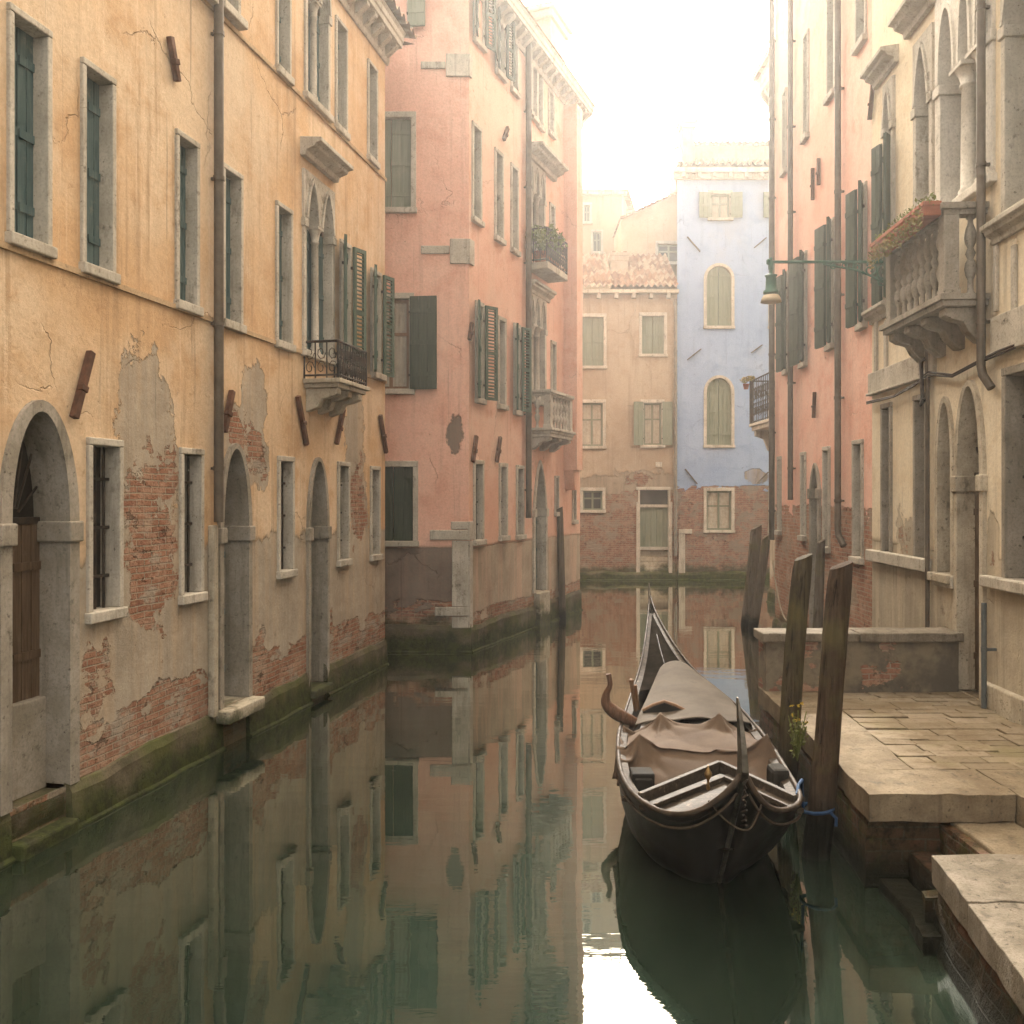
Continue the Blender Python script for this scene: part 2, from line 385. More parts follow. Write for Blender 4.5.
def tile_mat(name, a, b, c):
    g = G(name); v = g.voro(4.2, g.scale((1, 1, 1)), out='Color')
    sp = g.n('ShaderNodeSeparateColor'); g.l(v, sp.inputs[0])
    col = g.mix(g.rng(sp.outputs[0], 0.2, 0.8), a, b); col = g.mix(g.rng(sp.outputs[1], 0.55, 0.7, 0, .8), col, c)
    n = g.noise(6, 5, .7); col = g.mix(g.rng(n, .5, .7, 0, .6), col, tuple(x*.45 for x in a))
    return g.done(col, 0.85, g.bump(n, .4, .02))
M_['tile'] = tile_mat('coppi_roof_tiles', (.27,.155,.095), (.19,.105,.065), (.36,.27,.18))

# ------------------------------------------------------------------ facade frames
def ray(u): return (u - CX) / FOC
class Facade:
    """a vertical wall plane: local x runs along the wall (left to right in the photo), -y points out of it, z is up"""
    def __init__(s, ox, oy, dx, dy):
        L = math.hypot(dx, dy); s.o = Vector((ox, oy)); s.d = Vector((dx/L, dy/L))
        s.rot = math.atan2(dy, dx)
        s.M = Matrix.Translation((ox, oy, 0)) @ Matrix.Rotation(s.rot, 4, 'Z')
        s.root = None; s.local = Matrix.Identity(4); s.holes = []
    def Y(s, u):
        a = ray(u)     # o + t d = Y (a,1)
        t = (a*s.o.y - s.o.x) / (s.d.x - a*s.d.y)
        return s.o.y + t*s.d.y, t
    def s_(s, u): return s.Y(u)[1]
    def z_(s, u, v): return CH - (v - HV) / FOC * s.Y(u)[0]
    def px(s, u, v): return s.s_(u), s.z_(u, v)
    def build(s, mb, name, mat, parent=None, **k):
        """a part in facade coordinates under the building (or under one of its parts)"""
        if parent is None or parent is s.root: return mb.build(name, mat, s.root, s.local.copy(), **k)
        return mb.build(name, mat, parent, None, **k)     # parts already sit in facade coordinates
    def patch(s, u, v, du, dv, kind):
        a, z = s.px(u, v)
        return (a, z, abs(s.s_(u+du) - s.s_(u-du))/2, abs(s.z_(u, v+dv) - s.z_(u, v-dv))/2, kind)

def arch_pts(s0, s1, z0, zs, zt, kind='round', n=14):
    """opening outline, counter-clockwise seen from the street: bottom-left, bottom-right, up, arch, down"""
    if kind == 'rect': return [(s0, z0), (s1, z0), (s1, zt), (s0, zt)]
    c, r, h = (s0+s1)/2, (s1-s0)/2, zt - zs
    P = [(s0, z0), (s1, z0)]
    for i in range(n+1):
        q = math.pi * i / n
        if kind == 'round': x, z = math.cos(q), math.sin(q)
        else:                       # ogee point
            k = abs(1 - 2*i/n); x = (1 if i < n/2 else -1) * (k**0.66 if i != n/2 else 0)
            z = 1 - k**1.45; z = z*0.9 + 0.1*max(0, 1 - k*3.2)**2 if k < .32 else z*0.9
            if i == 0 or i == n: z = 0
        P.append((c + r*x, zs + h*z))
    return P

def offset_arch(s0, s1, z0, zs, zt, w, kind, wt=None):
    return arch_pts(s0-w, s1+w, z0, zs, zt + (w if wt is None else wt), kind)

def planks(mb, s0, s1, z0, z1, y, t=0.03, n=5, rails=True):
    """a boarded leaf: upright boards with shadow gaps, cross rails"""
    w = (s1 - s0) / n
    mb.box(s0, s1, y + t*0.6, y + t, z0, z1)
    for i in range(n): mb.box(s0 + i*w + .004, s0 + (i+1)*w - .004, y, y + t*0.6 - .001, z0 + .004, z1 - .004)
    if rails:
        for q in (0.16, 0.5, 0.84):
            z = z0 + (z1 - z0)*q; mb.box(s0 + .01, s1 - .01, y - .012, y - .0005, z - .03, z + .03)

def louvres(mb, s0, s1, z0, z1, y, t=0.035):
    w = .05
    mb.box(s0, s0+w, y, y+t, z0, z1); mb.box(s1-w, s1, y, y+t, z0, z1)
    for q in (z0, (z0+z1)/2 - w/2, z1 - w): mb.box(s0+w, s1-w, y+.002, y+t-.002, q, q+w)
    n = max(6, int((z1-z0)/.055))
    for i in range(n):
        z = z0 + w + (z1 - z0 - 2*w)*(i+.5)/n
        mb.obox(((s0+s1)/2, y+t/2, z), ((s1-s0)/2 - w, 0, 0), (0, t*.42, t*.3), (0, -.004, .005))

def leaf_mb(s_hinge, direction, width, z0, z1, tilt, y=-0.045, t=.035, style='planks'):
    """an open shutter leaf folded back on the wall: direction -1/+1 along the wall, tilt away from the wall in degrees"""
    mb = MB()
    if style == 'planks': planks(mb, 0, width, z0, z1, -t, t, max(2, int(width/.11)))
    else: louvres(mb, 0, width, z0, z1, -t, t)
    a = R(tilt); out = []
    for (x, yy, z) in mb.v:
        if direction > 0: X = s_hinge + x*math.cos(a) + yy*math.sin(a)*1.0; Yv = y - x*math.sin(a) + yy*math.cos(a)
        else: X = s_hinge - x*math.cos(a) - yy*math.sin(a); Yv = y - x*math.sin(a) + yy*math.cos(a)
        out.append((X, Yv, z))
    mb.v = out
    if direction < 0: mb.f = [f[::-1] for f in mb.f]
    return mb

def window(F, u0, u1, vt, vb, ref=None, w=.075, depth=.15, fill='closed', mat='green_wood', stone='istria', sill=True,
           shut=None, shutmat='green_wood', kind='rect', spring=None, name='window', sillw=.07, label=None, sash=None):
    """one window of the wall: stone frame (the part) > sill, shutter, pane, bars, leaf. u0,u1 opening; vt,vb rows read at column ref"""
    ref = u0 if ref is None else ref
    s0, s1 = sorted((F.s_(u0), F.s_(u1)))
    zt, zb = F.z_(ref, vt), F.z_(ref, vb)
    return window_m(F, s0, s1, zb, zt, w, depth, fill, mat, stone, sill, shut, shutmat, kind, None if spring is None else F.z_(ref, spring), name, sillw, label, sash)

def window_m(F, s0, s1, zb, zt, w=.075, depth=.15, fill='closed', mat='green_wood', stone='istria', sill=True, shut=None,
             shutmat='green_wood', kind='rect', zspring=None, name='window', sillw=.07, label=None, sash=None):
    op = arch_pts(s0, s1, zb, zspring, zt, kind)
    F.holes.append(offset_arch(s0+.001, s1-.001, zb-.0, zspring, zt, w*.5, kind))
    fr = MB()
    if kind == 'rect':
        fr.box(s0-w, s0, -.028, depth, zb, zt); fr.box(s1, s1+w, -.028, depth, zb, zt)
        fr.box(s0-w, s1+w, -.031, depth, zt+.001, zt+w*1.15)
    else:
        o = offset_arch(s0, s1, zb, zspring, zt, w, kind)
        n = len(op)
        outer = [o[0]] + [op[0]] + op[:1:-1] + [op[1], o[1]] + o[2:]
        # ring: walk outer from right foot over the arch to left foot, back along the inner arch
        ring = [op[1], o[1]] + o[2:] + [o[0], op[0]] + op[:1:-1]
        fr.plate(ring, [], -.028, depth)
    f = F.build(fr, name, M_[stone], bevel=.008, label=label)
    if sill:
        sb = MB(); sb.box(s0-w-.015, s1+w+.015, -.028-sillw, depth, zb-.085, zb-.001)
        F.build(sb, 'sill', M_[stone], f, bevel=.01)
    else:
        sb = MB(); sb.box(s0-w, s1+w, -.02, depth, zb-.05, zb-.001); F.build(sb, 'sill', M_[stone], f, bevel=.006)
    top = zt + .02
    if fill == 'closed':
        mb = MB(); c = (s0+s1)/2
        planks(mb, s0-.02, c-.004, zb, top, depth-.055, .04, max(2, int((s1-s0)/.22)))
        planks(mb, c+.004, s1+.02, zb, top, depth-.055, .04, max(2, int((s1-s0)/.22)))
        F.build(mb, 'shutter', M_[mat], f)
    elif fill in ('pane', 'curtain', 'bars', 'dark'):
        mb = MB(); mb.box(s0-.02, s1+.02, depth-.012, depth, zb, top)
        F.build(mb, 'pane', M_['dark' if fill in ('bars', 'dark') else 'glass'], f)
        if fill in ('pane', 'curtain'):
            fm = MB(); fw = .045
            fm.box(s0, s0+fw, depth-.05, depth-.013, zb, zt); fm.box(s1-fw, s1, depth-.05, depth-.013, zb, zt)
            c = (s0+s1)/2; fm.box(c-fw*.6, c+fw*.6, depth-.052, depth-.013, zb, zt)
            for q in (0, .62, 1): 
                z = zb + (zt-zb-fw)*q; fm.box(s0+fw, s1-fw, depth-.048, depth-.014, z, z+fw)
            F.build(fm, 'sash', M_[sash or mat], f)
        if fill == 'curtain':
            cm = MB(); n = 24; a, b = s0+.05, s1-.05; vs = []; 
            for i in range(n+1):
                x = a + (b-a)*i/n; yy = depth - .03 + .008*math.sin(i*1.9) 
                vs += [(x, yy, zb+.05), (x, yy, zt-.05)]
            cm.add(vs, [(2*i, 2*i+2, 2*i+3, 2*i+1) for i in range(n)], True)
            F.build(cm, 'curtain', M_['curtain'], f)
        if fill == 'bars':
            bm = MB(); k = max(3, int((s1-s0)/.11))
            for i in range(k):
                x = s0 + (s1-s0)*(i+.5)/k; bm.tube([(x, depth*.5, zb), (x, depth*.5, zt)], .011, 6)
            for q in (.2, .5, .8):
                z = zb + (zt-zb)*q; bm.box(s0-.01, s1+.01, depth*.5-.013, depth*.5+.013, z-.012, z+.012)
            F.build(bm, 'window_bars', M_['iron'], f)
    if shut:
        for (side, width, tilt, style) in shut:
            h = s0-.02 if side < 0 else s1+.02
            F.build(leaf_mb(h, side, width, zb-.01, zt+.03, tilt, style=style), 'shutter', M_[shutmat], f)
            hb = MB()
            for q in (.15, .85): hb.box(h-.02, h+.02, -.06, -.028, zb+(zt-zb)*q-.015, zb+(zt-zb)*q+.015)
            F.build(hb, 'hinge', M_['iron'], f)
    return f

def doorway(F, u0, u1, vt, vs, vb, ref, w=.13, depth=.27, kind='round', fill='door_wood', imp=True, step=None, foot=.30, impz=None, stone='istria_grey', label=None):
    """an arched water door: stone surround (the part) > impost, door_leaf, fanlight, step"""
    s0, s1 = sorted((F.s_(u0), F.s_(u1))); zt, zsp, zb = F.z_(ref, vt), F.z_(ref, vs), F.z_(ref, vb)
    F.holes.append(offset_arch(s0, s1, zb, zsp, zt, w*.5, kind))
    op = arch_pts(s0, s1, zb, zsp, zt, kind, 20); o = arch_pts(s0-w, s1+w, zb, zsp, zt+w*.8, kind, 20)
    ring = [op[1], o[1]] + o[2:] + [o[0], op[0]] + op[:1:-1]
    fr = MB(); fr.plate(ring, [], -.035, depth)
    f = F.build(fr, 'doorway', M_[stone], bevel=.01, label=label)
    if imp:
        for a, b in ((s0-w-.02, s0+.025), (s1-.025, s1+w+.02)):
            im = MB(); im.box(a, b, -.06, depth-.02, zsp-.13, zsp+.02); F.build(im, 'impost', M_[stone], f, bevel=.012)
    if fill:
        d = MB(); c = (s0+s1)/2
        planks(d, s0-.01, c-.004, zb+.01, zsp, depth-.06, .05, 3); planks(d, c+.004, s1+.01, zb+.01, zsp, depth-.06, .05, 3)
        F.build(d, 'door_leaf', M_[fill], f)
        t = MB(); t.box(s0-.01, s1+.01, depth-.012, depth, zsp, zt+.02); F.build(t, 'fanlight', M_['dark'], f)
        g = MB(); r = (s1-s0)/2
        for i in range(1, 9):
            q = math.pi*i/9; g.tube([(c+.08*math.cos(q), depth-.05, zsp+.06+.08*math.sin(q)), (c+r*math.cos(q), depth-.05, zsp+(zt-zsp)*math.sin(q))], .01, 5)
        g.box(s0, s1, depth-.065, depth-.02, zsp, zsp+.05)
        F.build(g, 'fanlight_grille', M_['iron'], f)
    else:
        t = MB(); t.box(s0-.01, s1+.01, depth-.012, depth, zb, zt+.02); F.build(t, 'dark_opening', M_['dark'], f)
    return f, s0, s1, zb

def column(mb, x, y, z0, z1, r):
    h = z1 - z0
    mb.lathe([(r*1.5, 0), (r*1.5, .03), (r*1.2, .045), (r*1.3, .07), (r, .1), (r*.88, h-.2), (r*1.1, h-.19), (r*1.1, h-.17), (r*.92, h-.16), (r*1.25, h-.08), (r*1.7, h-.035)], (x, y, z0), 18)
    mb.box(x-r*1.75, x+r*1.75, y-r*1.75, y+r*1.75, z1-.034, z1)

def multifora(F, edges, zb, zs, zt, kind='ogee', frame=.08, depth=.3, fill='dark', stone='istria', cr=.05, colgap=.10, head=.12, name='arched_window', label=None, back='bluegreen_wood'):
    """a row of arched lights: edges = list of (s0,s1); stone head plate (part) > column, jamb, sill, shutter"""
    S0, S1 = edges[0][0]-frame, edges[-1][1]+frame
    F.holes.append([(S0+.02, zb), (S1-.02, zb), (S1-.02, zt+head-.02), (S0+.02, zt+head-.02)])
    out = [(S0, zs)]
    for (a, b) in edges:
        arc = arch_pts(a, b, zs-1, zs, zt, kind, 16)[2:]   # right to left
        out += arc[::-1]
    out += [(S1, zs), (S1, zt+head), (S0, zt+head)]
    hd = MB(); hd.plate(out, [], -.03, depth*.55)
    f = F.build(hd, name, M_[stone], bevel=.006, label=label)
    # raised mouldings round each arch
    for (a, b) in edges:
        mo = MB(); i_ = arch_pts(a+.004, b-.004, zs, zs, zt, kind, 16)[2:]; o_ = arch_pts(a-.035, b+.035, zs, zs, zt+.05, kind, 16)[2:]
        mo.plate(o_ + i_[::-1], [], -.055, -.029); F.build(mo, 'arch_moulding', M_[stone], f)
    for (a, b, e, q) in ((S0, edges[0][0], -.015, .02), (edges[-1][1], S1, -.02, .015)):
        jb = MB(); jb.box(a, b, -.03, depth, zb, zs-.001); jb.box(a+e, b+q, -.05, depth*.6, zs-.10, zs-.002)
        F.build(jb, 'jamb', M_[stone], f, bevel=.008)
    for i in range(len(edges)-1):
        x = (edges[i][1] + edges[i+1][0])/2; c = MB(); column(c, x, depth*.2, zb, zs-.001, cr); F.build(c, 'column', M_[stone], f)
    sb = MB(); sb.box(S0-.03, S1+.03, -.07, depth, zb-.08, zb-.001); F.build(sb, 'sill', M_[stone], f, bevel=.01)
    bk = MB(); bk.box(S0, S1, depth-.01, depth, zb, zt+.05); F.build(bk, 'pane', M_['dark' if fill == 'dark' else 'glass'], f)
    if fill == 'closed':
        for (a, b) in edges:
            p = MB(); planks(p, a-.02, b+.02, zb, zs, depth-.06, .045, 3); F.build(p, 'shutter', M_[back], f)
    return f

def hood(F, s0, s1, z0, z1, p, stone='istria', name='hood'):
    mb = MB(); h = z1-z0
    mb.xprism([(0, z0), (-p*.25, z0), (-p*.3, z0+h*.3), (-p*.7, z0+h*.5), (-p*.75, z0+h*.68), (-p, z0+h*.75), (-p, z1), (0, z1+h*.15)], s0, s1)
    return F.build(mb, name, M_[stone], bevel=.006)

def balcony_stone(F, s0, s1, p, zb, zt, zr, nbal, nbr=3, stone='istria', corb=.3, side_bal=1):
    """stone balcony: slab (part) > corner_pier, baluster, handrail, bracket"""
    sl_ = MB(); sl_.box(s0-.05, s1+.05, -p-.05, 0, zt-.05, zt); sl_.box(s0-.02, s1+.02, -p-.02, 0, zt-.1, zt-.051); sl_.box(s0, s1, -p, 0, zb, zt-.101)
    f = F.build(sl_, 'balcony', M_[stone], bevel=.008)
    rl = MB(); t = .13
    for z0, z1, e in ((zr-.055, zr, .03), (zr-.10, zr-.056, 0)):
        rl.box(s0-e, s1+e, -p-e, -p+t+e, z0, z1); rl.box(s0-e, s0+t+e, -p+t+e+.001, 0, z0, z1); rl.box(s1-t-e, s1+e, -p+t+e+.001, 0, z0, z1)
    F.build(rl, 'handrail', M_[stone], f, bevel=.006)
    for x in (s0, s1-t):
        pm = MB(); pm.box(x, x+t, -p, -p+t, zt+.001, zr-.101); pm.box(x-.01, x+t+.01, -p-.01, -p+t+.01, zt+.001, zt+.06)
        F.build(pm, 'corner_pier', M_[stone], f, bevel=.008)
    H = zr - .101 - zt
    prof = [(.042, 0), (.042, .035*H), (.028, .06*H), (.026, .2*H), (.045, .26*H), (.056, .34*H), (.045, .42*H), (.026, .46*H), (.048, .53*H), (.026, .6*H), (.048, .66*H), (.058, .74*H), (.045, .83*H), (.026, .9*H), (.024, .95*H), (.042, .97*H), (.042, H)]
    pos = [(s0+t + (s1-s0-2*t)*(i+.5)/nbal, -p+t/2) for i in range(nbal)]
    for i in range(side_bal):
        q = -p+t + (p-t)*(i+.5)/side_bal; pos += [(s0+t/2, q), (s1-t/2, q)]
    for (x, yy) in pos:
        b = MB(); b.lathe([(r*.9, z) for r, z in prof], (x, yy, zt), 12); F.build(b, 'baluster', M_[stone], f)
    for i in range(nbr):
        x = s0+.1 + (s1-s0-.2)*i/(nbr-1); c = MB()
        c.obox  # profile below
        c.xprism([(0, zb-.002), (-p+.02, zb-.002), (-p+.02, zb-corb*.22), (-p*.78, zb-corb*.34), (-p*.52, zb-corb*.42), (-p*.4, zb-corb*.7), (-p*.15, zb-corb), (0, zb-corb)], x-.07, x+.07)
        F.build(c, 'bracket', M_[stone], f, bevel=.01)
    return f

def cornice(F, s0, s1, z0, z1, p, stone='istria', pitch=.28):
    mb = MB(); h = z1-z0
    mb.xprism([(0, z0), (-.03, z0), (-.05, z0+h*.12), (-.05, z0+h*.5), (-p*.9, z0+h*.52), (-p*.92, z0+h*.68), (-p*.98, z0+h*.72), (-p, z0+h*.9), (-p-.03, z1), (0, z1)], s0, s1)
    f = F.build(mb, 'cornice', M_[stone], bevel=.005)
    n = int((s1-s0)/pitch)
    for i in range(n):
        x = s0 + (s1-s0)*(i+.5)/n
        bm = MB(); bm.xprism([(-.051, z0+h*.14), (-.1, z0+h*.2), (-p*.8, z0+h*.42), (-p*.8, z0+h*.515), (-.051, z0+h*.515)], x-.05, x+.05)
        F.build(bm, 'dentil', M_[stone], f)
    return f

def pipe(F, s, z0, z1, r=.05, y=-.09, mat='pipe', elbow=None):
    mb = MB(); path = [(s, y, z1), (s, y, z0)]
    if elbow: path = [(s, y, z1), (s, y, z0+.12), (s+elbow*.3, y, z0+.04), (s+elbow, y*.6, z0-.08)]
    mb.tube(path, r, 12)
    z = z0 + .5
    while z < z1: mb.tube([(s, y, z-.02), (s, y, z+.02)], r*1.16, 12); mb.box(s-.015, s+.015, y, 0, z-.012, z+.012); z += 1.35
    return F.build(mb, 'downpipe', M_[mat])

def anchor(F, u0, v0, u1, v1, w=.05, mat='rust'):
    a, za = F.px(u0, v0); b, zb = F.px(u1, v1)
    mb = MB(); d = Vector((b-a, 0, zb-za)); L = d.length; d.normalize(); n = Vector((d.z, 0, -d.x))
    c = Vector(((a+b)/2, -.035, (za+zb)/2))
    mb.obox(c, d*(L/2), n*(w/2), Vector((0, .025, 0)))
    mb.obox(c + d*(L*.06) + Vector((0, -.012, 0)), d*(w*.45), n*(w*.62), Vector((0, .025, 0)))
    return F.build(mb, 'wall_anchor', M_[mat], bevel=.006)

def wall(F, s0, s1, z0, z1, mat, back=6.0, name='wall', lean=0.0):
    """front skin with its openings cut out, plus the flanks, back and ceiling of the house"""
    mb = MB(); hs_ = [h for h in F.holes if min(p[0] for p in h) > s0 and max(p[0] for p in h) < s1 and max(p[1] for p in h) < z1]
    mb.plate([(s0, z0), (s1, z0), (s1, z1), (s0, z1)], hs_, 0, None)
    if back:
        mb.add([(s0,0,z0),(s1,0,z0),(s1,back,z0),(s0+lean,back,z0),(s0,0,z1),(s1,0,z1),(s1,back,z1),(s0+lean,back,z1)],
               [(1,2,6,5),(2,3,7,6),(3,0,4,7),(4,5,6,7)])
    return F.build(mb, name, mat)

def foot(F, s0, s1, zt, p, gaps=(), mat='moss_stone', name='stone_foot'):
    """the mossy stone ledge at the waterline, broken where the doors go down to the water"""
    mb = MB(); x = s0; segs = []
    for a, b in sorted(gaps): segs.append((x, a)); x = b
    segs.append((x, s1))
    for a, b in segs:
        n = max(2, int((b-a)/.12)); 
        top = []
        for i in range(n+1):
            q = a + (b-a)*i/n
            e = .9*p*mnoise.noise(Vector((q*2.3, 1.7, zt))) ; ez = .045*mnoise.noise(Vector((q*1.6, 9.1, zt))) + .02*mnoise.noise(Vector((q*6.1, 2.1, zt)))
            top.append((q, e, ez))
        vs = []
        for q, e, ez in top:
            vs += [(q, .02, zt+ez+.03), (q, -p*.35-e*.5, zt+ez+.012), (q, -p-e, zt-.05+ez), (q, -p*1.1-e, zt*.45), (q, -p*1.25-e, .03), (q, -p*1.9-e*.5, .012), (q, -p*2-e*.5, -.6)]
        k = 7
        mb.add(vs, [(i*k+j, i*k+j+1, (i+1)*k+j+1, (i+1)*k+j) for i in range(n) for j in range(k-1)], False)
        mb.add(vs[:k] + [(a, .02, -.6)], [tuple(range(k+1))]); mb.add(vs[-k:] + [(b, .02, -.6)], [tuple(range(k, -1, -1))])
    return F.build(mb, name, M_[mat])

def tiled_roof(w, d, rise, pitch=.2, course=.34, amp=.05):
    """coppi tiles: field in local x (along the eave) and y (up the slope)"""
    nx = int(w/pitch)*6; L = math.hypot(d, rise); ny = int(L/course)
    vs = []; rows = []
    for j in range(ny):
        for q in (0.0, 0.999):
            t = (j+q)/ny; lift = .045*(1-q)
            rows.append((t, lift))
    for (t, lift) in rows:
        for i in range(nx+1):
            x = w*i/nx; ph = (i % 6)/6*2*math.pi
            jx = .012*mnoise.noise(Vector((i//6*3.1, int(t*ny)*2.7, 0)))
            z = amp*math.cos(ph) + lift + jx
            vs.append((x, d*t, rise*t + z))
    n = nx+1; mb = MB()
    mb.add(vs, [(j*n+i, j*n+i+1, (j+1)*n+i+1, (j+1)*n+i) for j in range(len(rows)-1) for i in range(nx)], True)
    return mb

def leaves(mb, c, rad, n, size, seed=0, zscale=1.0):
    rnd = random.Random(seed)
    for _ in range(n):
        while True:
            p = Vector((rnd.uniform(-1,1), rnd.uniform(-1,1), rnd.uniform(-1,1)))
            if p.length < 1: break
        p = Vector(c) + Vector((p.x*rad[0], p.y*rad[1], p.z*rad[2]))
        a = Vector((rnd.gauss(0,1), rnd.gauss(0,1), rnd.gauss(0,1))).normalized(); b = a.cross(Vector((rnd.gauss(0,1), rnd.gauss(0,1), rnd.gauss(0,1)))).normalized()
        s = size*rnd.uniform(.6, 1.4)
        mb.add([p - a*s, p + b*s*.45, p + a*s, p - b*s*.45], [(0,1,2,3)])
def start(F, name, label, cat='building', group=None):
    F.root = thing(name, label, cat, (F.o.x, F.o.y, 0), F.rot, group); return F.root
def share(F, G_):     # a second wall of the same building
    F.root = G_.root; F.local = G_.M.inverted() @ F.M

# ================================================================== ochre building on the left
L = Facade(-4.613 + .2156*(-6.0), -6.0, .2156, 1.0)
start(L, 'ochre_building', 'ochre yellow canal house with flaking plaster, arched water doors and small iron balcony')
sL0, sL1 = 0.0, L.s_(385)
# first floor
for (a, b, t, bt) in ((11.5, 45, 13, 233), (84, 110, 66, 263), (177.5, 195, 136, 300), (223.5, 239, 169, 319), (277, 289.5, 206, 340)):
    window(L, a, b, t, bt, mat='bluegreen_wood', w=.045, depth=.15, sillw=.03)
zf, zt1 = L.px(84, 263)[1], L.px(84, 66)[1]
for sx in (L.s_(11.5) - 1.35, L.s_(11.5) - 2.9, L.s_(11.5) - 4.6): window_m(L, sx, sx+.55, zf, zt1, mat='bluegreen_wood', w=.06)
window(L, 341, 348.5, 244, 372, w=.05, shut=[(-1, .32, 24, 'planks'), (1, .24, 18, 'louvres')], shutmat='green_wood', mat='green_wood')
window(L, 371.5, 379, 272, 372, w=.05, shut=[(-1, .28, 22, 'planks'), (1, .24, 16, 'louvres')], shutmat='green_wood', mat='green_wood')
# twin arched window over the balcony
e1 = (L.s_(304.5), L.s_(315.5)); e2 = (L.s_(319.5), L.s_(330.5))
multifora(L, [e1, e2], L.z_(305, 350), L.z_(305, 219), L.z_(310, 183), kind='ogee', frame=.07, depth=.16, fill='closed', cr=.045, head=.10, label='twin pointed window with stone column over the iron balcony')
hood(L, L.s_(300), L.s_(334), L.z_(303, 157), L.z_(303, 141), .26)
# second floor
for (a, b, t, bt) in ((277, 288, -50, 66), (336, 345, 20, 124), (368, 375.5, 63, 155)):
    window(L, a, b, t, bt, mat='bluegreen_wood', w=.042, depth=.15, sillw=.03)
window(L, 220, 236, -90, 3, mat='bluegreen_wood', w=.055)
z2b, z2t = L.z_(336, 124), L.z_(336, 20)
for sx in (L.s_(177), L.s_(84), L.s_(11.5), L.s_(11.5)-1.6): window_m(L, sx, sx+.55, z2b, z2t, mat='bluegreen_wood', w=.055)
multifora(L, [(L.s_(306), L.s_(314)), (L.s_(318), L.s_(326.5))], z2b, z2t-.1, z2t+.22, kind='round', frame=.06, depth=.16, fill='closed', cr=.04, head=.1, label='twin arched top floor window')
# ground floor
for (a, b, t, bt) in ((90.5, 117, 445, 612), (182, 199, 454, 595), (279, 291, 461, 571), (338.5, 347, 466, 560), (371, 378, 470, 555)):
    window(L, a, b, t, bt, fill='bars', w=.05, depth=.16, stone='istria', sillw=.03)
door_gaps = []
f, a, b, zb = doorway(L, 8, 66, 415, 524, 785, 66, w=.10, depth=.28, foot=.3, label='tall arched water door with carved fanlight and brown leaves')
door_gaps.append((a, b)); dL1 = f
f, a, b, zb = doorway(L, 221, 246, 450, 528, 697, 246, w=.07, depth=.30, fill='bluegreen_wood'); door_gaps.append((a, b))
st = MB(); st.box(a-.12, b+.1, -.16, .30, zb-.13, zb-.004); L.build(st, 'step', M_['istria_old'], f, bevel=.015)
f, a, b, zb = doorway(L, 308.5, 325, 462, 528, 682, 325, w=.06, depth=.28, fill='bluegreen_wood'); door_gaps.append((a, b))
st = MB(); st.box(a-.03, b+.03, -.10, .28, zb-.1, zb-.004); L.build(st, 'step', M_['istria_old'], f, bevel=.015)
a, b = door_gaps[0]
st = MB(); st.box(a, b, -.12, .25, -.6, .10); st.box(a, b, .0, .25, .10, .30); L.build(st, 'step', M_['moss_stone'], dL1, bevel=.02)
bs = MB(); bs.box(a-.0, b, .16, .27, .30, L.z_(40, 705)); L.build(bs, 'door_base_stone', M_['istria_grey'], dL1, bevel=.01)
# string courses, cornice, foot
for zz in (4.05, 6.96):
    m = MB(); m.box(sL0, sL1+.02, -.022, 0, zz-.022, zz+.022)
    L.build(m, 'string_course', stone_mat('ochre_stone_band', (.52,.38,.24), (.42,.29,.17), wear=.5))
cornice(L, sL0, sL1+.06, 8.62, 9.05, .27)
foot(L, sL0, sL1, .34, .035, door_gaps)
wmat = wall_mat('ochre_plaster', (.58,.38,.215), (.665,.515,.36), (.51,.32,.175), (.42,.37,.30), 1.95, .78,
    patches=[L.patch(152, 530, 34, 92, 1), L.patch(140, 600, 22, 40, 1), L.patch(165, 480, 20, 50, 1), L.patch(147, 435, 30, 80, 0), L.patch(252, 420, 14, 52, 0), L.patch(257, 455, 14, 34, 1), L.patch(236, 430, 13, 30, 1),
             L.patch(357, 500, 10, 60, 1), L.patch(353, 440, 11, 52, 0), L.patch(95, 690, 30, 55, 1), L.patch(262, 660, 10, 40, 1), L.patch(331, 640, 4, 50, 1), L.patch(-60, 620, 50, 90, 1)], seed=1.0, brick_amp=.26, grey_amp=.42, moss=.30, streak=.7, gwash=.5)
wall(L, sL0, sL1, -.6, 9.0, wmat, back=5.0)
rf = tiled_roof(sL1+.6, 2.8, .9)
rf.v = [(x-.2, y-.36, z+9.1) for x, y, z in rf.v]; L.build(rf, 'roof', M_['tile'])
m = MB(); m.add([(-.2, 2.3, 10.0), (sL1+.4, 2.3, 10.0), (sL1+.4, 5.4, 9.05), (-.2, 5.4, 9.05), (sL1+.4, -.32, 9.07), (-.2,-.32,9.07)], [(0,1,2,3), (1,4,2), (0,3,5)]); L.build(m, 'roof_back', M_['tile'])
pipe(L, L.s_(211.5), L.z_(213, 522), 8.6, .045, -.075)
m = MB(); m.box(L.s_(207.5), L.s_(212), -.07, 0, L.z_(211, 716), L.z_(211, 525)); L.build(m, 'corner_stone_strip', M_['istria_old'], bevel=.012)
for a_ in ((87, 352, 70, 418), (166.5, 37, 174, 82), (229, 391, 221, 432), (295, 396, 304, 445), (341, 409, 334, 444), (378, 415, 384, 453)):
    anchor(L, *a_, w=.055)
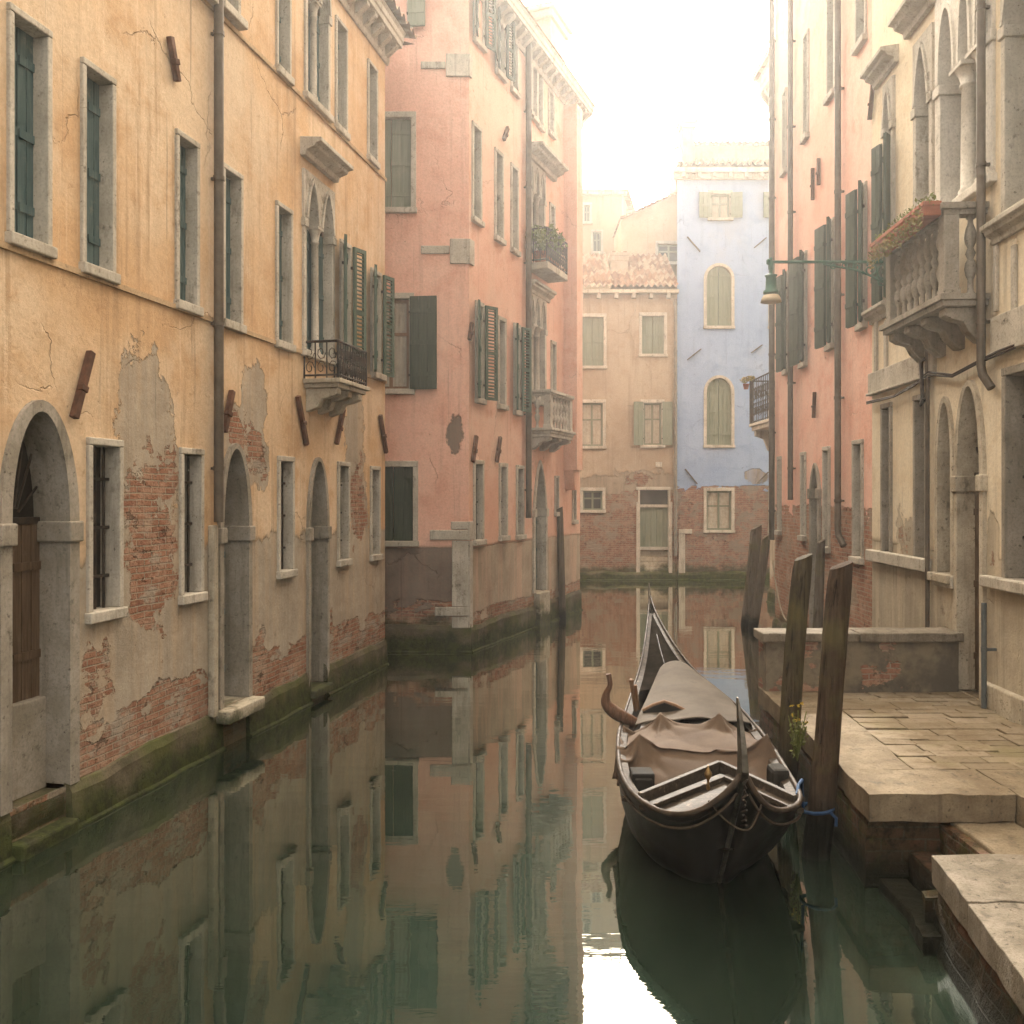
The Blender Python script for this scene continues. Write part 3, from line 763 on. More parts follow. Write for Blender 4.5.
# iron balcony
s0, s1 = L.s_(304), L.s_(334); zsb, zst, zr = L.z_(304, 393), L.z_(304, 379), L.z_(304, 342); P_ = .42
bm = MB(); bm.box(s0-.04, s1+.04, -P_-.04, 0, zst-.05, zst); bm.box(s0, s1, -P_, 0, zst-.1, zst-.051)
bal = L.build(bm, 'balcony', M_['istria_old'], bevel=.008, label='small stone balcony with scrolled iron railing')
for i in range(3):
    x = s0+.1+(s1-s0-.2)*i/2; c = MB(); z0 = zst-.102
    c.xprism([(0, z0), (-P_+.03, z0), (-P_+.03, z0-.07), (-P_*.7, z0-.11), (-P_*.45, z0-.13), (-P_*.35, z0-.22), (0, z0-.27)], x-.06, x+.06); L.build(c, 'bracket', M_['istria_old'], bal, bevel=.01)
rl = MB()
def rail_run(rl, A, B, z0, z1, n):
    A, B = Vector(A), Vector(B)
    rl.tube([(A.x, A.y, z1), (B.x, B.y, z1)], .016, 6); rl.tube([(A.x, A.y, z0+.04), (B.x, B.y, z0+.04)], .012, 6)
    for i in range(n+1):
        p = A + (B-A)*i/n; rl.tube([(p.x, p.y, z0), (p.x, p.y, z1)], .009 if 0 < i < n else .016, 5)
    for i in range(n):
        p = A + (B-A)*(i+.5)/n; d = (B-A)/n*.42; h = z1 - z0
        for (zc, sg) in ((z0+h*.3, 1), (z0+h*.7, -1)):
            rl.tube([(p.x+d.x*math.cos(q*.9)*(1-q*.08), p.y+d.y*math.cos(q*.9)*(1-q*.08), zc+sg*h*.2*math.sin(q*.9)*(1-q*.08)) for q in range(9)], .006, 4)
rail_run(rl, (s0, -P_, 0), (s1, -P_, 0), zst, zr, 12); rail_run(rl, (s0, 0, 0), (s0, -P_, 0), zst, zr, 3); rail_run(rl, (s1, 0, 0), (s1, -P_, 0), zst, zr, 3)
L.build(rl, 'railing', M_['iron'], bal)

# ================================================================== salmon building, second on the left
PS = Facade(-.664, 13.9, 2.107, 5.2)
start(PS, 'salmon_building', 'salmon pink canal house on the corner with quoin stones and carved balcony')
PF = Facade(-7.0, 13.9, 1, 0); share(PF, PS)
sP1 = PS.s_(580)
# front (towards the camera)
for (a, b, t, bt, kw) in ((370, 411, 118, 208, dict(fill='closed', mat='pale_green_wood')), (372, 409, 299, 389, dict(fill='curtain', sash='brown_wood', shut=[(1, .42, 6, 'planks'), (-1, .42, 6, 'planks')], shutmat='olive_wood')),
                          (372, 413, 467, 541, dict(fill='closed', mat='olive_wood')), (374, 407, -60, 28, dict(fill='pane', mat='pale_green_wood', shut=[(1, .27, 6, 'planks')], shutmat='pale_green_wood'))):
    window(PF, a, b, t, bt, w=.08, depth=.12, stone='istria', sillw=.04, **kw)
for dx in (2.2, 4.3):
    for (t, bt) in ((118, 208), (299, 389), (467, 541)):
        s_ = PF.s_(390)-dx; window_m(PF, s_-.3, s_+.3, PF.z_(390, bt), PF.z_(390, t), depth=.12, mat='olive_wood')
def quoin(F, u0, u1, v0, v1, d=.03):
    m = MB(); m.box(F.s_(u0), F.s_(u1), -d, .02, F.z_(u0, v1), F.z_(u0, v0)); return F.build(m, 'quoin_stone', M_['istria'], bevel=.012)
for q in ((421, 445.5, 62, 69, .03), (446, 468.2, 54, 77, .034), (421, 449.5, 246, 254, .03), (450, 468.2, 239, 264, .034), (430, 468.2, 530, 540, .036), (451, 468.2, 521.5, 529.5, .03), (452, 468.2, 540.6, 606.5, .03), (435, 468.2, 607, 616, .036), (452, 468.2, 616.6, 628, .03)):
    quoin(PF, *q)
def quoin_s(u1, v0, v1):
    m = MB(); m.box(-.03, PS.s_(u1), -.03, .02, PF.z_(469, v1), PF.z_(469, v0)); return PS.build(m, 'quoin_stone', M_['istria'], bevel=.012)
for q in ((471, 54, 77), (473, 239, 264), (472.5, 521.5, 540), (471.5, 540.6, 628)): quoin_s(*q)
# side (along the canal)
def pwin(u0, u1, vt, vb, **k):
    k.setdefault('w', .06); k.setdefault('depth', .14); k.setdefault('sillw', .04); return window(PS, u0, u1, vt, vb, **k)
pwin(474.5, 482, -30, 38, mat='olive_wood', shut=[(1, .22, 20, 'louvres'), (-1, .2, 20, 'planks')], shutmat='olive_wood')
pwin(496.5, 503, 12, 70, mat='olive_wood', shut=[(1, .2, 20, 'louvres'), (-1, .2, 20, 'planks')], shutmat='olive_wood')
pwin(511.5, 516.5, 35, 88, mat='bluegreen_wood')
for (a, b) in ((526.5, 530.5), (532, 536), (537.5, 541.5)): pwin(a, b, 55+(a-526.5)*1.6, 107+(a-526.5)*1.5, fill='pane', w=.05, mat='bluegreen_wood')
pwin(549, 552.5, 92, 131, fill='pane', mat='bluegreen_wood')
pwin(473, 479.5, 126, 217, mat='bluegreen_wood'); pwin(495.5, 501.5, 152, 236, mat='bluegreen_wood'); pwin(511.5, 516.5, 167, 248, mat='bluegreen_wood')
hood(PS, PS.s_(526.5), PS.s_(553), PS.z_(527, 157), PS.z_(527, 144), .32)
es = [(PS.s_(a), PS.s_(b)) for a, b in ((527.5, 531.5), (533.3, 537.3), (539, 543))]
multifora(PS, es, PS.z_(528, 246), PS.z_(528, 187), PS.z_(530, 166), 'ogee', .08, .2, 'pane', cr=.05, label='three-light pointed window of the third floor')
pwin(550, 553.5, 206, 250, fill='pane', mat='bluegreen_wood')
pwin(476.5, 481.5, 305, 398, mat='green_wood', shut=[(-1, .24, 22, 'planks'), (1, .26, 24, 'louvres')]); pwin(498.5, 504, 320, 404, mat='bluegreen_wood'); pwin(514.5, 518.5, 327, 410, mat='green_wood', shut=[(-1, .2, 22, 'planks'), (1, .22, 24, 'louvres')])
hood(PS, PS.s_(527), PS.s_(548), PS.z_(527, 291), PS.z_(527, 280), .18)
es = [(PS.s_(a), PS.s_(b)) for a, b in ((528.5, 532.3), (534, 538), (539.8, 543.8))]
multifora(PS, es, PS.z_(528.5, 398), PS.z_(528.5, 322), PS.z_(530, 298), 'ogee', .08, .22, 'pane', cr=.055, label='three-light gothic window with columns over the carved balcony')
pwin(551.5, 554.5, 344, 396, fill='pane', mat='bluegreen_wood')
for (a, b, t, bt) in ((474.5, 481.5, 464, 540), (500, 505.5, 467, 536), (517, 522, 469, 535)): pwin(a, b, t, bt, fill='bars', depth=.15)
pwin(555, 557.5, 478, 512, fill='bars', w=.04); pwin(572.5, 575, 476, 520, fill='bars', w=.04)
pd, a, b, zb = doorway(PS, 534, 544.5, 463, 510, 593, 534, w=.08, depth=.22, kind='ogee', fill='bluegreen_wood', imp=True, stone='istria')
st = MB(); st.box(a, b, -.12, .22, -.5, zb-.003); PS.build(st, 'step', M_['istria_old'], pd, bevel=.02)
balcony_stone(PS, PS.s_(528.5), PS.s_(552), .42, PS.z_(528, 437), PS.z_(528, 428), PS.z_(528, 390), 6, 3, corb=.22, side_bal=1)
b2 = MB(); s0, s1 = PS.s_(527), PS.s_(548); zz = PS.z_(527, 263)
b2.box(s0, s1, -.4, 0, zz-.12, zz); ub = PS.build(b2, 'balcony', M_['istria_old'], bevel=.01)
rl = MB(); rail_run(rl, (s0, -.38, 0), (s1, -.38, 0), zz, zz+.6, 12); rail_run(rl, (s0, 0, 0), (s0, -.38, 0), zz, zz+.6, 3); rail_run(rl, (s1, 0, 0), (s1, -.38, 0), zz, zz+.6, 3)
PS.build(rl, 'railing', M_['iron'], ub)
pipe(PS, PS.s_(524), PS.z_(524, 518), 10.5, .055, -.09)
fl = MB(); fl.box(PS.s_(563.5), PS.s_(569.5), -.28, 0, PS.z_(564, 470), 10.27); fl.prism([(PS.s_(563.5), PS.z_(564,470)-.001), (PS.s_(565.5), PS.z_(564,490)), (PS.s_(568), PS.z_(564,490)), (PS.s_(569.5), PS.z_(564,470)-.001)][::1], -.2, 0)
pmat = wall_mat('salmon_plaster', (.69,.405,.295), (.73,.49,.38), (.62,.325,.23), (.43,.37,.28), 1.62, .62, patches=[PS.patch(487, 530, 9, 30, 9)], seed=2.3, brick_amp=.12, grey_amp=.05, moss=.4, streak=.35)
PS.build(fl, 'chimney_flue', pmat)
zc = 10.7
cornice(PS, -.1, sP1+.15, zc-.42, zc, .27, 'istria', .26)
cornice(PF, 0, 6.34, zc-.42, zc-.002, .27, 'istria', .26)
foot(PS, 0, sP1, .40, .035, [(a, b)]); foot(PF, 0, 6.37, .40, .035)
wall(PS, 0, sP1, -.6, zc-.1, pmat, back=0)
pfm = wall_mat('salmon_front_plaster', (.76,.43,.325), (.79,.50,.39), (.67,.345,.25), (.155,.14,.115), 1.62, .78, patches=[PF.patch(455, 435, 8, 22, 0)], seed=3.7, gwash=.12, brick_amp=.12, grey_amp=.04, moss=.48, streak=.4)
wall(PF, 0, 6.336, -.6, zc-.1, pfm, back=0)
# body, roof, chimney
P4 = [(-.664, 13.9), (1.443, 19.1), (-3.2, 22.0), (-7.0, 21.0), (-7.0, 13.9)]
inv = PS.M.inverted()
pl = [inv @ Vector((x, y, 0)) for x, y in P4]; mb = MB()
vs = [(p.x, p.y, z) for z in (-.6, zc-.1) for p in pl]; mb.add(vs, [(1,2,7,6), (2,3,8,7), (3,4,9,8), (5,6,7,8,9)]); PS.build(mb, 'rear_wall', pmat)
cxy = inv @ Vector((-3.0, 17.5, 0)); mb = MB(); ov = [Vector((p.x, p.y, 0)) + (Vector((p.x, p.y, 0)) - Vector((cxy.x, cxy.y, 0))).normalized()*.4 for p in pl]
for i in range(5):
    a_, b_ = ov[i], ov[(i+1) % 5]; mb.add([(a_.x, a_.y, zc+.02), (b_.x, b_.y, zc+.02), (cxy.x, cxy.y, zc+1.3)], [(0,1,2)])
PS.build(mb, 'roof', M_['tile'])
def chimney(F, s, y, z0, z1, w, mat, flare=.1, d=None):
    m = MB(); d = d or w
    m.box(s-w/2, s+w/2, y, y+d, z0, z1-.3); m.box(s-w/2-flare*.5, s+w/2+flare*.5, y-flare*.5, y+d+flare*.5, z1-.299, z1-.16); m.box(s-w/2-flare, s+w/2+flare, y-flare, y+d+flare, z1-.159, z1-.05)
    f = F.build(m, 'chimney', mat, bevel=.01)
    c = MB(); n = 3
    for i in range(n):
        x = s-w/2 + w*(i+.5)/n; c.box(x-.05, x+.05, y+.04, y+d-.04, z1-.049, z1)
    F.build(c, 'chimney_cap', M_['tile'], f); return f
sc_ = PS.s_(557.5)
chimney(PS, sc_+.35, .1, zc-.1, PS.z_(557.5, 4), .95, pmat, .12, .6)
for a_ in ((470, 323, 467.5, 340), (506, 128, 502, 140), (474.5, 436, 471, 462), (498.5, 437, 495, 462)): anchor(PS, *a_, w=.07)
# ================================================================== far end: beige house, blue house and roofs behind
BG = Facade(-4.0, 26.0, 1, 0)
start(BG, 'beige_house', 'low beige house with worn brick foot and tiled roof beside the blue house')
sB1 = BG.s_(677)
def bwin(F, u0, u1, vt, vb, **k):
    k.setdefault('w', .085); k.setdefault('mat', 'pale_green_wood'); k.setdefault('depth', .12); k.setdefault('sillw', .05); return window(F, u0, u1, vt, vb, **k)
bwin(BG, 581, 603.5, 317, 366, mat='pale_green_wood'); bwin(BG, 642, 664, 316, 354, mat='pale_green_wood', sillw=.03)
bwin(BG, 581, 603, 403, 446, fill='curtain'); bwin(BG, 643.5, 661.5, 403, 445, fill='curtain', shut=[(-1, .28, 8, 'planks'), (1, .28, 8, 'planks')], shutmat='pale_green_wood')
bwin(BG, 583, 602.5, 491, 510, fill='pane', mat='pale_green_wood', sillw=.02)
for dx in (1.7, 3.4):
    for (t, bt) in ((317, 366), (403, 446)): s_ = BG.s_(592)-dx; window_m(BG, s_-.3, s_+.3, BG.z_(592, bt), BG.z_(592, t), mat='pale_green_wood', depth=.12)
s0, s1 = BG.s_(640), BG.s_(668.5); z0, z1 = BG.z_(640, 573), BG.z_(640, 490)
BG.holes.append([(s0-.02, z0), (s1+.02, z0), (s1+.02, z1+.03), (s0-.02, z1+.03)])
m = MB(); m.box(s0-.11, s0, -.03, .2, z0, z1-.35); m.box(s1, s1+.11, -.03, .2, z0, z1-.35); m.box(s0-.06, s0, -.02, .2, z1-.349, z1); m.box(s1, s1+.06, -.02, .2, z1-.349, z1); m.box(s0-.11, s1+.11, -.03, .2, z1+.001, z1+.09)
dr = BG.build(m, 'doorway', M_['istria'], bevel=.008)
m = MB(); planks(m, s0, s1, z0+.75, z1-.5, .12, .05, 5, False); BG.build(m, 'door_leaf', M_['pale_green_wood'], dr)
m = MB(); m.box(s0, s1, .16, .18, z1-.42, z1); BG.build(m, 'fanlight', M_['glass'], dr)
m = MB(); m.box(s0, s1, .06, .18, z1-.5, z1-.421); m.box(s0, s1, .05, .18, z0+.66, z0+.749); BG.build(m, 'door_rail', M_['istria'], dr)
m = MB(); [m.box(s0, s1, .02+.05*i, .2, z0+.16*i, z0+.16*(i+1)-.01) for i in range(4)]; BG.build(m, 'step', M_['istria_old'], dr, bevel=.01)
bmat = wall_mat('beige_plaster', (.35,.275,.20), (.41,.335,.25), (.31,.235,.165), (.33,.275,.21), 3.0, 2.55, patches=[BG.patch(640, 478, 22, 10, 1)], seed=5.1, brick_amp=.35, grey_amp=.3, moss=.35, tone=.85)
wall(BG, 0, sB1-.02, -.6, 8.25, bmat, back=5.0)
foot(BG, 0, sB1-.01, .22, .05)
m = MB(); m.box(-.2, sB1+.02, -.22, 0, 8.25, 8.36); ev = BG.build(m, 'eave', M_['istria_old'], bevel=.01)
for x in range(0, int(sB1/.5)+1): BG.build(MB().box(x*.5-.05, x*.5+.05, -.19, -.001, 8.12, 8.249), 'dentil', M_['istria'], ev)
rf = tiled_roof(sB1, 2.25, 1.55, .17, .3); rf.v = [(x, y-.25, z+8.40) for x, y, z in rf.v]; BG.build(rf, 'roof', M_['tile'])
chimney(BG, BG.s_(623), .8, 8.3, BG.z_(623, 252)+.25, .5, bmat, .05, .45)
pipe(BG, BG.s_(675), .7, 8.1, .05, -.08, 'pipe_grey')
m = MB(); m.box(BG.s_(655.5), BG.s_(662), -.03, 0, BG.z_(655, 467), BG.z_(655, 462)); BG.build(m, 'wall_plaque', M_['istria'], bevel=.01)

BL = Facade(BG.o.x + sB1, 26.0, 1, 0)
start(BL, 'blue_house', 'tall pale blue canal house with arched windows and brick foot')
sU1 = 6.0
bwin(BL, 711, 729.5, 194, 218, fill='curtain', shut=[(-1, .34, 5, 'planks'), (1, .34, 5, 'planks')], shutmat='pale_green_wood')
bwin(BL, 775, 793, 194, 218, fill='curtain', shut=[(-1, .34, 5, 'planks'), (1, .34, 5, 'planks')], shutmat='pale_green_wood')
for (t, sp, bt) in ((266, 279, 326), (378, 392, 445)):
    bwin(BL, 706.5, 731.5, t, bt, spring=sp, kind='round', mat='pale_green_wood', w=.08, sillw=.03)
    bwin(BL, 771, 796, t, bt, spring=sp, kind='round', mat='pale_green_wood', w=.08, sillw=.03)
bwin(BL, 706.5, 731.5, 491, 530, fill='curtain', sillw=.02); bwin(BL, 771, 796, 491, 530, fill='curtain', sillw=.02)
umat = wall_mat('blue_plaster', (.275,.36,.525), (.31,.395,.555), (.24,.325,.485), (.30,.25,.19), .5, 2.72, patches=[BL.patch(757, 476, 11, 6, 0)], seed=6.6, brick_amp=.03, grey_amp=.02, moss=.4, streak=.25, tone=.9)
wall(BL, .003, sU1, -.6, 11.7, umat, back=5.0, lean=1.05)
foot(BL, 0.01, sU1, .22, .05)
m = MB(); m.box(BL.s_(678.5), BL.s_(685), -.03, 0, .2, BL.z_(680, 534)); m.box(BL.s_(678.5), BL.s_(692), -.034, 0, BL.z_(680, 533.8), BL.z_(680, 529)); BL.build(m, 'quoin_stone', M_['istria'], bevel=.01)
m = MB(); m.box(-.15, sU1+.2, -.28, 0, 11.7, 11.83); m.box(-.1, sU1+.2, -.14, 0, 11.55, 11.699); ev = BL.build(m, 'eave', M_['istria'], bevel=.01)
for x in range(0, 13): BL.build(MB().box(.1+x*.45, .2+x*.45, -.24, -.141, 11.58, 11.698), 'dentil', M_['istria'], ev)
rf = tiled_roof(sU1+.3, 3.0, 1.3, .17, .3)
rf.v = [(x-.1 + (y/3.0)*.9*(1-x/6.3), y-.3, z+11.88) for x, y, z in rf.v]; BL.build(rf, 'roof', M_['tile'])
m = MB(); m.add([(-.1, -.3, 11.86), (.8, 2.7, 13.15), (.95, 5.0, 11.86)], [(0,1,2)]); m.add([(.8,2.7,13.15),(6.2,2.7,13.15),(6.2,5.2,11.8),(.95,5.0,11.86)], [(0,1,2,3)]); BL.build(m, 'roof_back', M_['tile'])
m = MB(); m.box(BL.s_(697), sU1, 1.6, 4.6, 12.3, BL.z_(697, 133)+.25); up = BL.build(m, 'roof_dormer', bmat)
rf = tiled_roof(sU1-BL.s_(697)+.3, 1.7, .45, .17, .3); rf.v = [(x+BL.s_(697)-.15, y+1.4, z+BL.z_(697, 133)+.27) for x, y, z in rf.v]; BL.build(rf, 'dormer_tiles', M_['tile'], up)
chimney(BL, BL.s_(690), .25, 11.7, BL.z_(690, 114), .36, bmat, .09, .4)
for a_ in ((687, 237, 700, 252), (766, 238, 754, 248), (701, 349, 687, 360), (762, 345, 751, 353), (685, 469, 697, 484), (768, 472, 757, 483)): anchor(BL, *a_, w=.03, mat='pipe')

GB = Facade(1.9, 28.05, 1, 0)
start(GB, 'gable_house', 'hazy beige house whose sloping gable rises behind the low tiled roof')
gz = lambda u, v: GB.z_(u, v)
m = MB(); xr = GB.s_(690); xl = GB.s_(621); pts = [(xl, 0), (xr, 0), (xr, gz(690, 187)), (GB.s_(678), gz(678, 193)), (GB.s_(622), gz(622, 219)), (xl, gz(622, 219)-.03)]
s0, s1 = GB.s_(658), GB.s_(680); hz0, hz1 = gz(659, 262), gz(659, 244)
m.plate(pts, [[(s0, hz0), (s1, hz0), (s1, hz1), (s0, hz1)]], 0, 2.1)
gmat = wall_mat('hazy_beige_plaster', (.44,.34,.23), (.48,.38,.27), (.40,.30,.20), (.4,.34,.26), -5, -5, seed=8.2, moss=-5)
GB.build(m, 'wall', gmat)
window_m(GB, s0, s1, hz0, hz1, fill='pane', mat='pale_green_wood', w=.08, depth=.12)
m = MB(); a, b = Vector((GB.s_(620), 0, gz(622, 219)+.03)), Vector((xr, 0, gz(690, 187)+.03))
for i in range(12):
    p, q = a + (b-a)*i/12, a + (b-a)*(i+1)/12
    m.add([(p.x, -.15, p.z+.02), (q.x, -.15, q.z-.03), (q.x, 2.2, q.z-.03), (p.x, 2.2, p.z+.02), (p.x, -.15, p.z-.06), (q.x, -.15, q.z-.1)], [(0,1,2,3), (0,4,5,1)])
GB.build(m, 'roof', M_['tile'])

HZ = Facade(-.5, 30.3, 1, 0)
start(HZ, 'hazy_house', 'pale hazy house with roof antennas, half hidden behind the salmon building')
HS = Facade(HZ.o.x + HZ.s_(622), 30.3, .55, 2.2); share(HS, HZ)
zh = HZ.z_(600, 192)
for (F, u0, u1, vt, vb) in ((HZ, 593, 601, 232, 252), (HZ, 584, 590, 205, 222)): window(F, u0, u1, vt, vb, fill='pane', mat='pale_green_wood', w=.07, depth=.1)
sH1 = HZ.s_(622)
wall(HZ, 0, sH1, 0, zh, gmat, back=0)
window_m(HS, .55, .95, zh-2.2, zh-1.1, fill='pane', mat='pale_green_wood', w=.06, depth=.1); window_m(HS, 1.5, 1.9, zh-2.2, zh-1.1, fill='pane', mat='pale_green_wood', w=.06, depth=.1)
wall(HS, 0, 2.27, 0, zh, gmat, back=0)
inv = HZ.M.inverted(); e = inv @ (HS.M @ Vector((2.27, 0, 0)))
m = MB(); m.add([(e.x, e.y, 0), (0, e.y+2, 0), (0, 0, 0), (e.x, e.y, zh), (0, e.y+2, zh), (0, 0, zh)], [(0,1,4,3), (1,2,5,4)]); HZ.build(m, 'rear_wall', gmat)
m = MB(); r0 = (sH1*.35, 1.6, zh+.85)
for p, q in (((-.2,-.25,zh), (sH1+.2,-.25,zh)), ((sH1+.2,-.25,zh), (e.x+.25, e.y+.1, zh)), ((e.x+.25,e.y+.1,zh), (-.2, e.y+2.2, zh)), ((-.2,e.y+2.2,zh), (-.2,-.25,zh))): m.add([p, q, r0], [(0,1,2)])
HZ.build(m, 'roof', M_['tile'])
m = MB(); m.box(-.2, sH1+.15, -.2, 0, zh-.12, zh-.002); HZ.build(m, 'eave', M_['istria'])
chimney(HZ, HZ.s_(628)+.2, 1.3, zh-1.5, HZ.z_(628, 203)+.2, .45, gmat, .1)
def antenna(u, vt, vb, Y, label, bars):
    x = ray(u)*Y; z0 = CH-(vb-HV)/FOC*Y; z1 = CH-(vt-HV)/FOC*Y; m = MB()
    m.tube([(0,0,0), (0,0,z1-z0)], .022, 6)
    for q, w in bars: m.tube([(-w, 0, (z1-z0)*q), (w*.5, 0.1, (z1-z0)*q)], .012, 5)
    for k in range(5): x_ = -bars[0][1] + k*bars[0][1]*.3; m.tube([(x_, -.18, (z1-z0)*bars[0][0]), (x_, .22, (z1-z0)*bars[0][0])], .008, 4)
    o = m.build('antenna', M_['iron']); o.location = (x, Y, z0); tag(o, label, 'antenna', 'roof antennas on the hazy house')
antenna(610.5, 156, 196, 31.4, 'taller thin roof antenna on the hazy house', ((.93, .5), (.5, .75)))
antenna(620.5, 168, 205, 31.4, 'shorter thin roof antenna on the hazy house beside the chimney', ((.9, .2), (.5, .3)))

# ================================================================== right side
RX, RY, RD = 3.711, 0.0, .054
def rpt(u): Y = RX/(ray(u) - RD); return (ray(u)*Y, Y)
xe, ye = rpt(775); xm, ym = rpt(872)
KP = Facade(xe, ye, -RD, -1)
start(KP, 'pink_building', 'rose pink canal house on the right with dark green shutters and long brown downpipes')
sK1 = KP.s_(872)
def rwin(F, u0, u1, vt, vb, **k):
    k.setdefault('w', .05); k.setdefault('depth', .14); k.setdefault('sillw', .04); return window(F, u0, u1, vt, vb, **k)
rwin(KP, 858, 866, -70, 47, mat='bluegreen_wood', ref=858); rwin(KP, 829, 835, -30, 98, mat='bluegreen_wood'); rwin(KP, 805, 808.5, 40, 138, mat='bluegreen_wood'); rwin(KP, 784, 786.5, 96, 172, mat='bluegreen_wood')
rwin(KP, 861.5, 866, 191, 324, shut=[(-1, .22, 12, 'planks'), (1, .14, 26, 'louvres')], mat='olive_wood', shutmat='olive_wood', stone='istria')
rwin(KP, 830, 834, 226, 345, shut=[(-1, .27, 12, 'planks'), (1, .15, 26, 'louvres')], mat='olive_wood', shutmat='olive_wood')
rwin(KP, 803, 806.5, 258, 363, shut=[(-1, .28, 12, 'planks'), (1, .16, 26, 'louvres')], mat='olive_wood', shutmat='olive_wood')
rwin(KP, 786.5, 788.5, 276, 370, shut=[(-1, .22, 12, 'planks'), (1, .2, 20, 'planks')], mat='olive_wood', shutmat='olive_wood')
for (a, b, t, bt) in ((855, 862.5, 445, 556), (825, 829.5, 451, 546), (802.5, 805.5, 456, 535), (779, 781, 460, 530)): rwin(KP, a, b, t, bt, fill='dark', depth=.16)
dk, a, b, zb = doorway(KP, 813, 819.5, 468, 490, 640, 813, w=.09, depth=.2, kind='ogee', fill='bluegreen_wood', stone='istria_grey')
for u, vb in ((844, 539), (795.5, 500)): pipe(KP, KP.s_(u), KP.z_(u, vb), 11.6, .042, -.08, elbow=.14 if u > 800 else None)
pipe(KP, .06, KP.z_(776, 540), 11.6, .05, -.07)
kmat = wall_mat('rose_plaster', (.80,.45,.345), (.83,.54,.435), (.73,.36,.26), (.40,.32,.24), -5, 2.27, seed=9.4, brick_amp=.03, grey_amp=.02, moss=.4, streak=.3, tone=1.15)
wall(KP, 0, sK1-.003, -.6, 12.0, kmat, back=4.5)
cornice(KP, -.1, sK1-.005, 11.6, 12.05, .3)
m = MB(); m.box(0, sK1, -.25, 4.7, 12.051, 12.2); KP.build(m, 'roof', M_['tile'])
foot(KP, 0, sK1-.01, .3, .035, [(a, b)])
for a_ in ((876, 84, 872.5, 120), (815, 168, 815, 200), (821, 158, 821, 185), (817, 392, 816, 418)): anchor(KP, *a_, w=.035)

KC = Facade(xm, ym, -RD, -1)
start(KC, 'cream_palace', 'cream stone canal palace at the right with tall arched windows and baluster balcony')
sC1 = KC.s_(1024) + 6.5
lan = multifora(KC, [(KC.s_(887), KC.s_(893.5))], KC.z_(887, 305), KC.z_(887, 128), KC.z_(890, 92), 'ogee', .06, .16, 'closed', back='bluegreen_wood', label='narrow pointed window with green shutters')
for sd, h_, wd in ((-1, 886.5, .17), (1, 894.5, .12)): KC.build(leaf_mb(KC.s_(h_), sd, wd, KC.z_(887, 303), KC.z_(887, 143), 14 if sd < 0 else 40, style='planks'), 'shutter', M_['olive_wood'], lan)
hood(KC, KC.s_(877), KC.s_(899), KC.z_(880, 86), KC.z_(880, 71), .2)
multifora(KC, [(KC.s_(918.5), KC.s_(931.5))], KC.z_(918, 209), KC.z_(918, 108), KC.z_(925, 46), 'ogee', .08, .22, 'closed', back='bluegreen_wood', label='single tall pointed window with stone jambs beside the balcony')
hood(KC, KC.s_(908.5), KC.s_(938), KC.z_(910, 38), KC.z_(910, 20), .22)
edges = [(KC.s_(943), KC.s_(957.5)), (KC.s_(963.5), KC.s_(974)), (KC.s_(980.5), KC.s_(989))]
multifora(KC, edges, KC.z_(943, 212), KC.z_(943, 85), KC.z_(950, 8), 'round', .12, .40, 'dark', 'istria_white', cr=.075, head=.2, label='three tall arches on round columns opening to the balcony')
s_r = KC.s_(1008)
multifora(KC, [(s_r, s_r+.62)], KC.z_(1008, 213), KC.z_(1008, 25), KC.z_(1008, -60), 'ogee', .07, .3, 'closed', back='bluegreen_wood', label='tall arched window right of the big downpipe')
for q in (1.5, 3.2): multifora(KC, [(s_r+q, s_r+q+.62)], KC.z_(1008, 213), KC.z_(1008, 25), KC.z_(1008, -60), 'ogee', .07, .3, 'closed', back='bluegreen_wood')
hood(KC, KC.s_(995), s_r+.8, KC.z_(1000, 243), KC.z_(1000, 224), .13, name='sill_moulding')
hood(KC, .0, KC.s_(893), KC.z_(880, 321), KC.z_(880, 308), .13, name='sill_moulding')
for (u0, u1) in ((996.5, 999.5), (1014, 1018), (876, 878.5), (886, 888.5)):
    m = MB(); m.box(KC.s_(u0), KC.s_(u1), -.03, 0, KC.z_(u0, 312) if u0 > 900 else KC.z_(u0, 372), KC.z_(u0, 246) if u0 > 900 else KC.z_(u0, 322)); KC.build(m, 'pilaster', M_['istria'], bevel=.006)
zb0, zb1 = KC.z_(923, 377), KC.z_(923, 354)
m = MB(); m.box(.0, KC.s_(937), -.05, 0, zb0, zb1); m.box(0, KC.s_(937), -.075, 0, zb0-.03, zb0-.001); KC.build(m, 'string_course', M_['istria'], bevel=.008)
m = MB(); m.box(KC.s_(996), sC1, -.05, 0, zb0, zb1+.06); m.box(KC.s_(996), sC1, -.075, 0, zb0-.03, zb0-.001); KC.build(m, 'string_course', M_['istria'], bevel=.008)
# ground floor
rwin(KC, 884, 891, 409, 551, fill='dark', depth=.13, w=.05, stone='istria_grey', sill=False); rwin(KC, 917, 927, 401, 558, fill='dark', depth=.16, w=.05, stone='istria_grey', sill=False)
m = MB(); m.box(.02, KC.s_(932), -.09, 0, KC.z_(890, 562)-.02, KC.z_(890, 552)); KC.build(m, 'sill', M_['istria'], bevel=.012)
sg = KC.s_(1008); zg0, zg1 = KC.z_(1008, 578), KC.z_(1008, 376)
window_m(KC, sg, sg+.55, zg0, zg1, fill='bars', depth=.26, w=.06, stone='istria_grey', sill=False)
for q in (1.6, 3.2): window_m(KC, sg+q, sg+q+.55, zg0, zg1, fill='bars', depth=.26, w=.06, stone='istria_grey', sill=False)
m = MB(); m.box(KC.s_(989), sC1, -.09, 0, zg0-.1, zg0-.002); KC.build(m, 'sill', M_['istria'], bevel=.012)
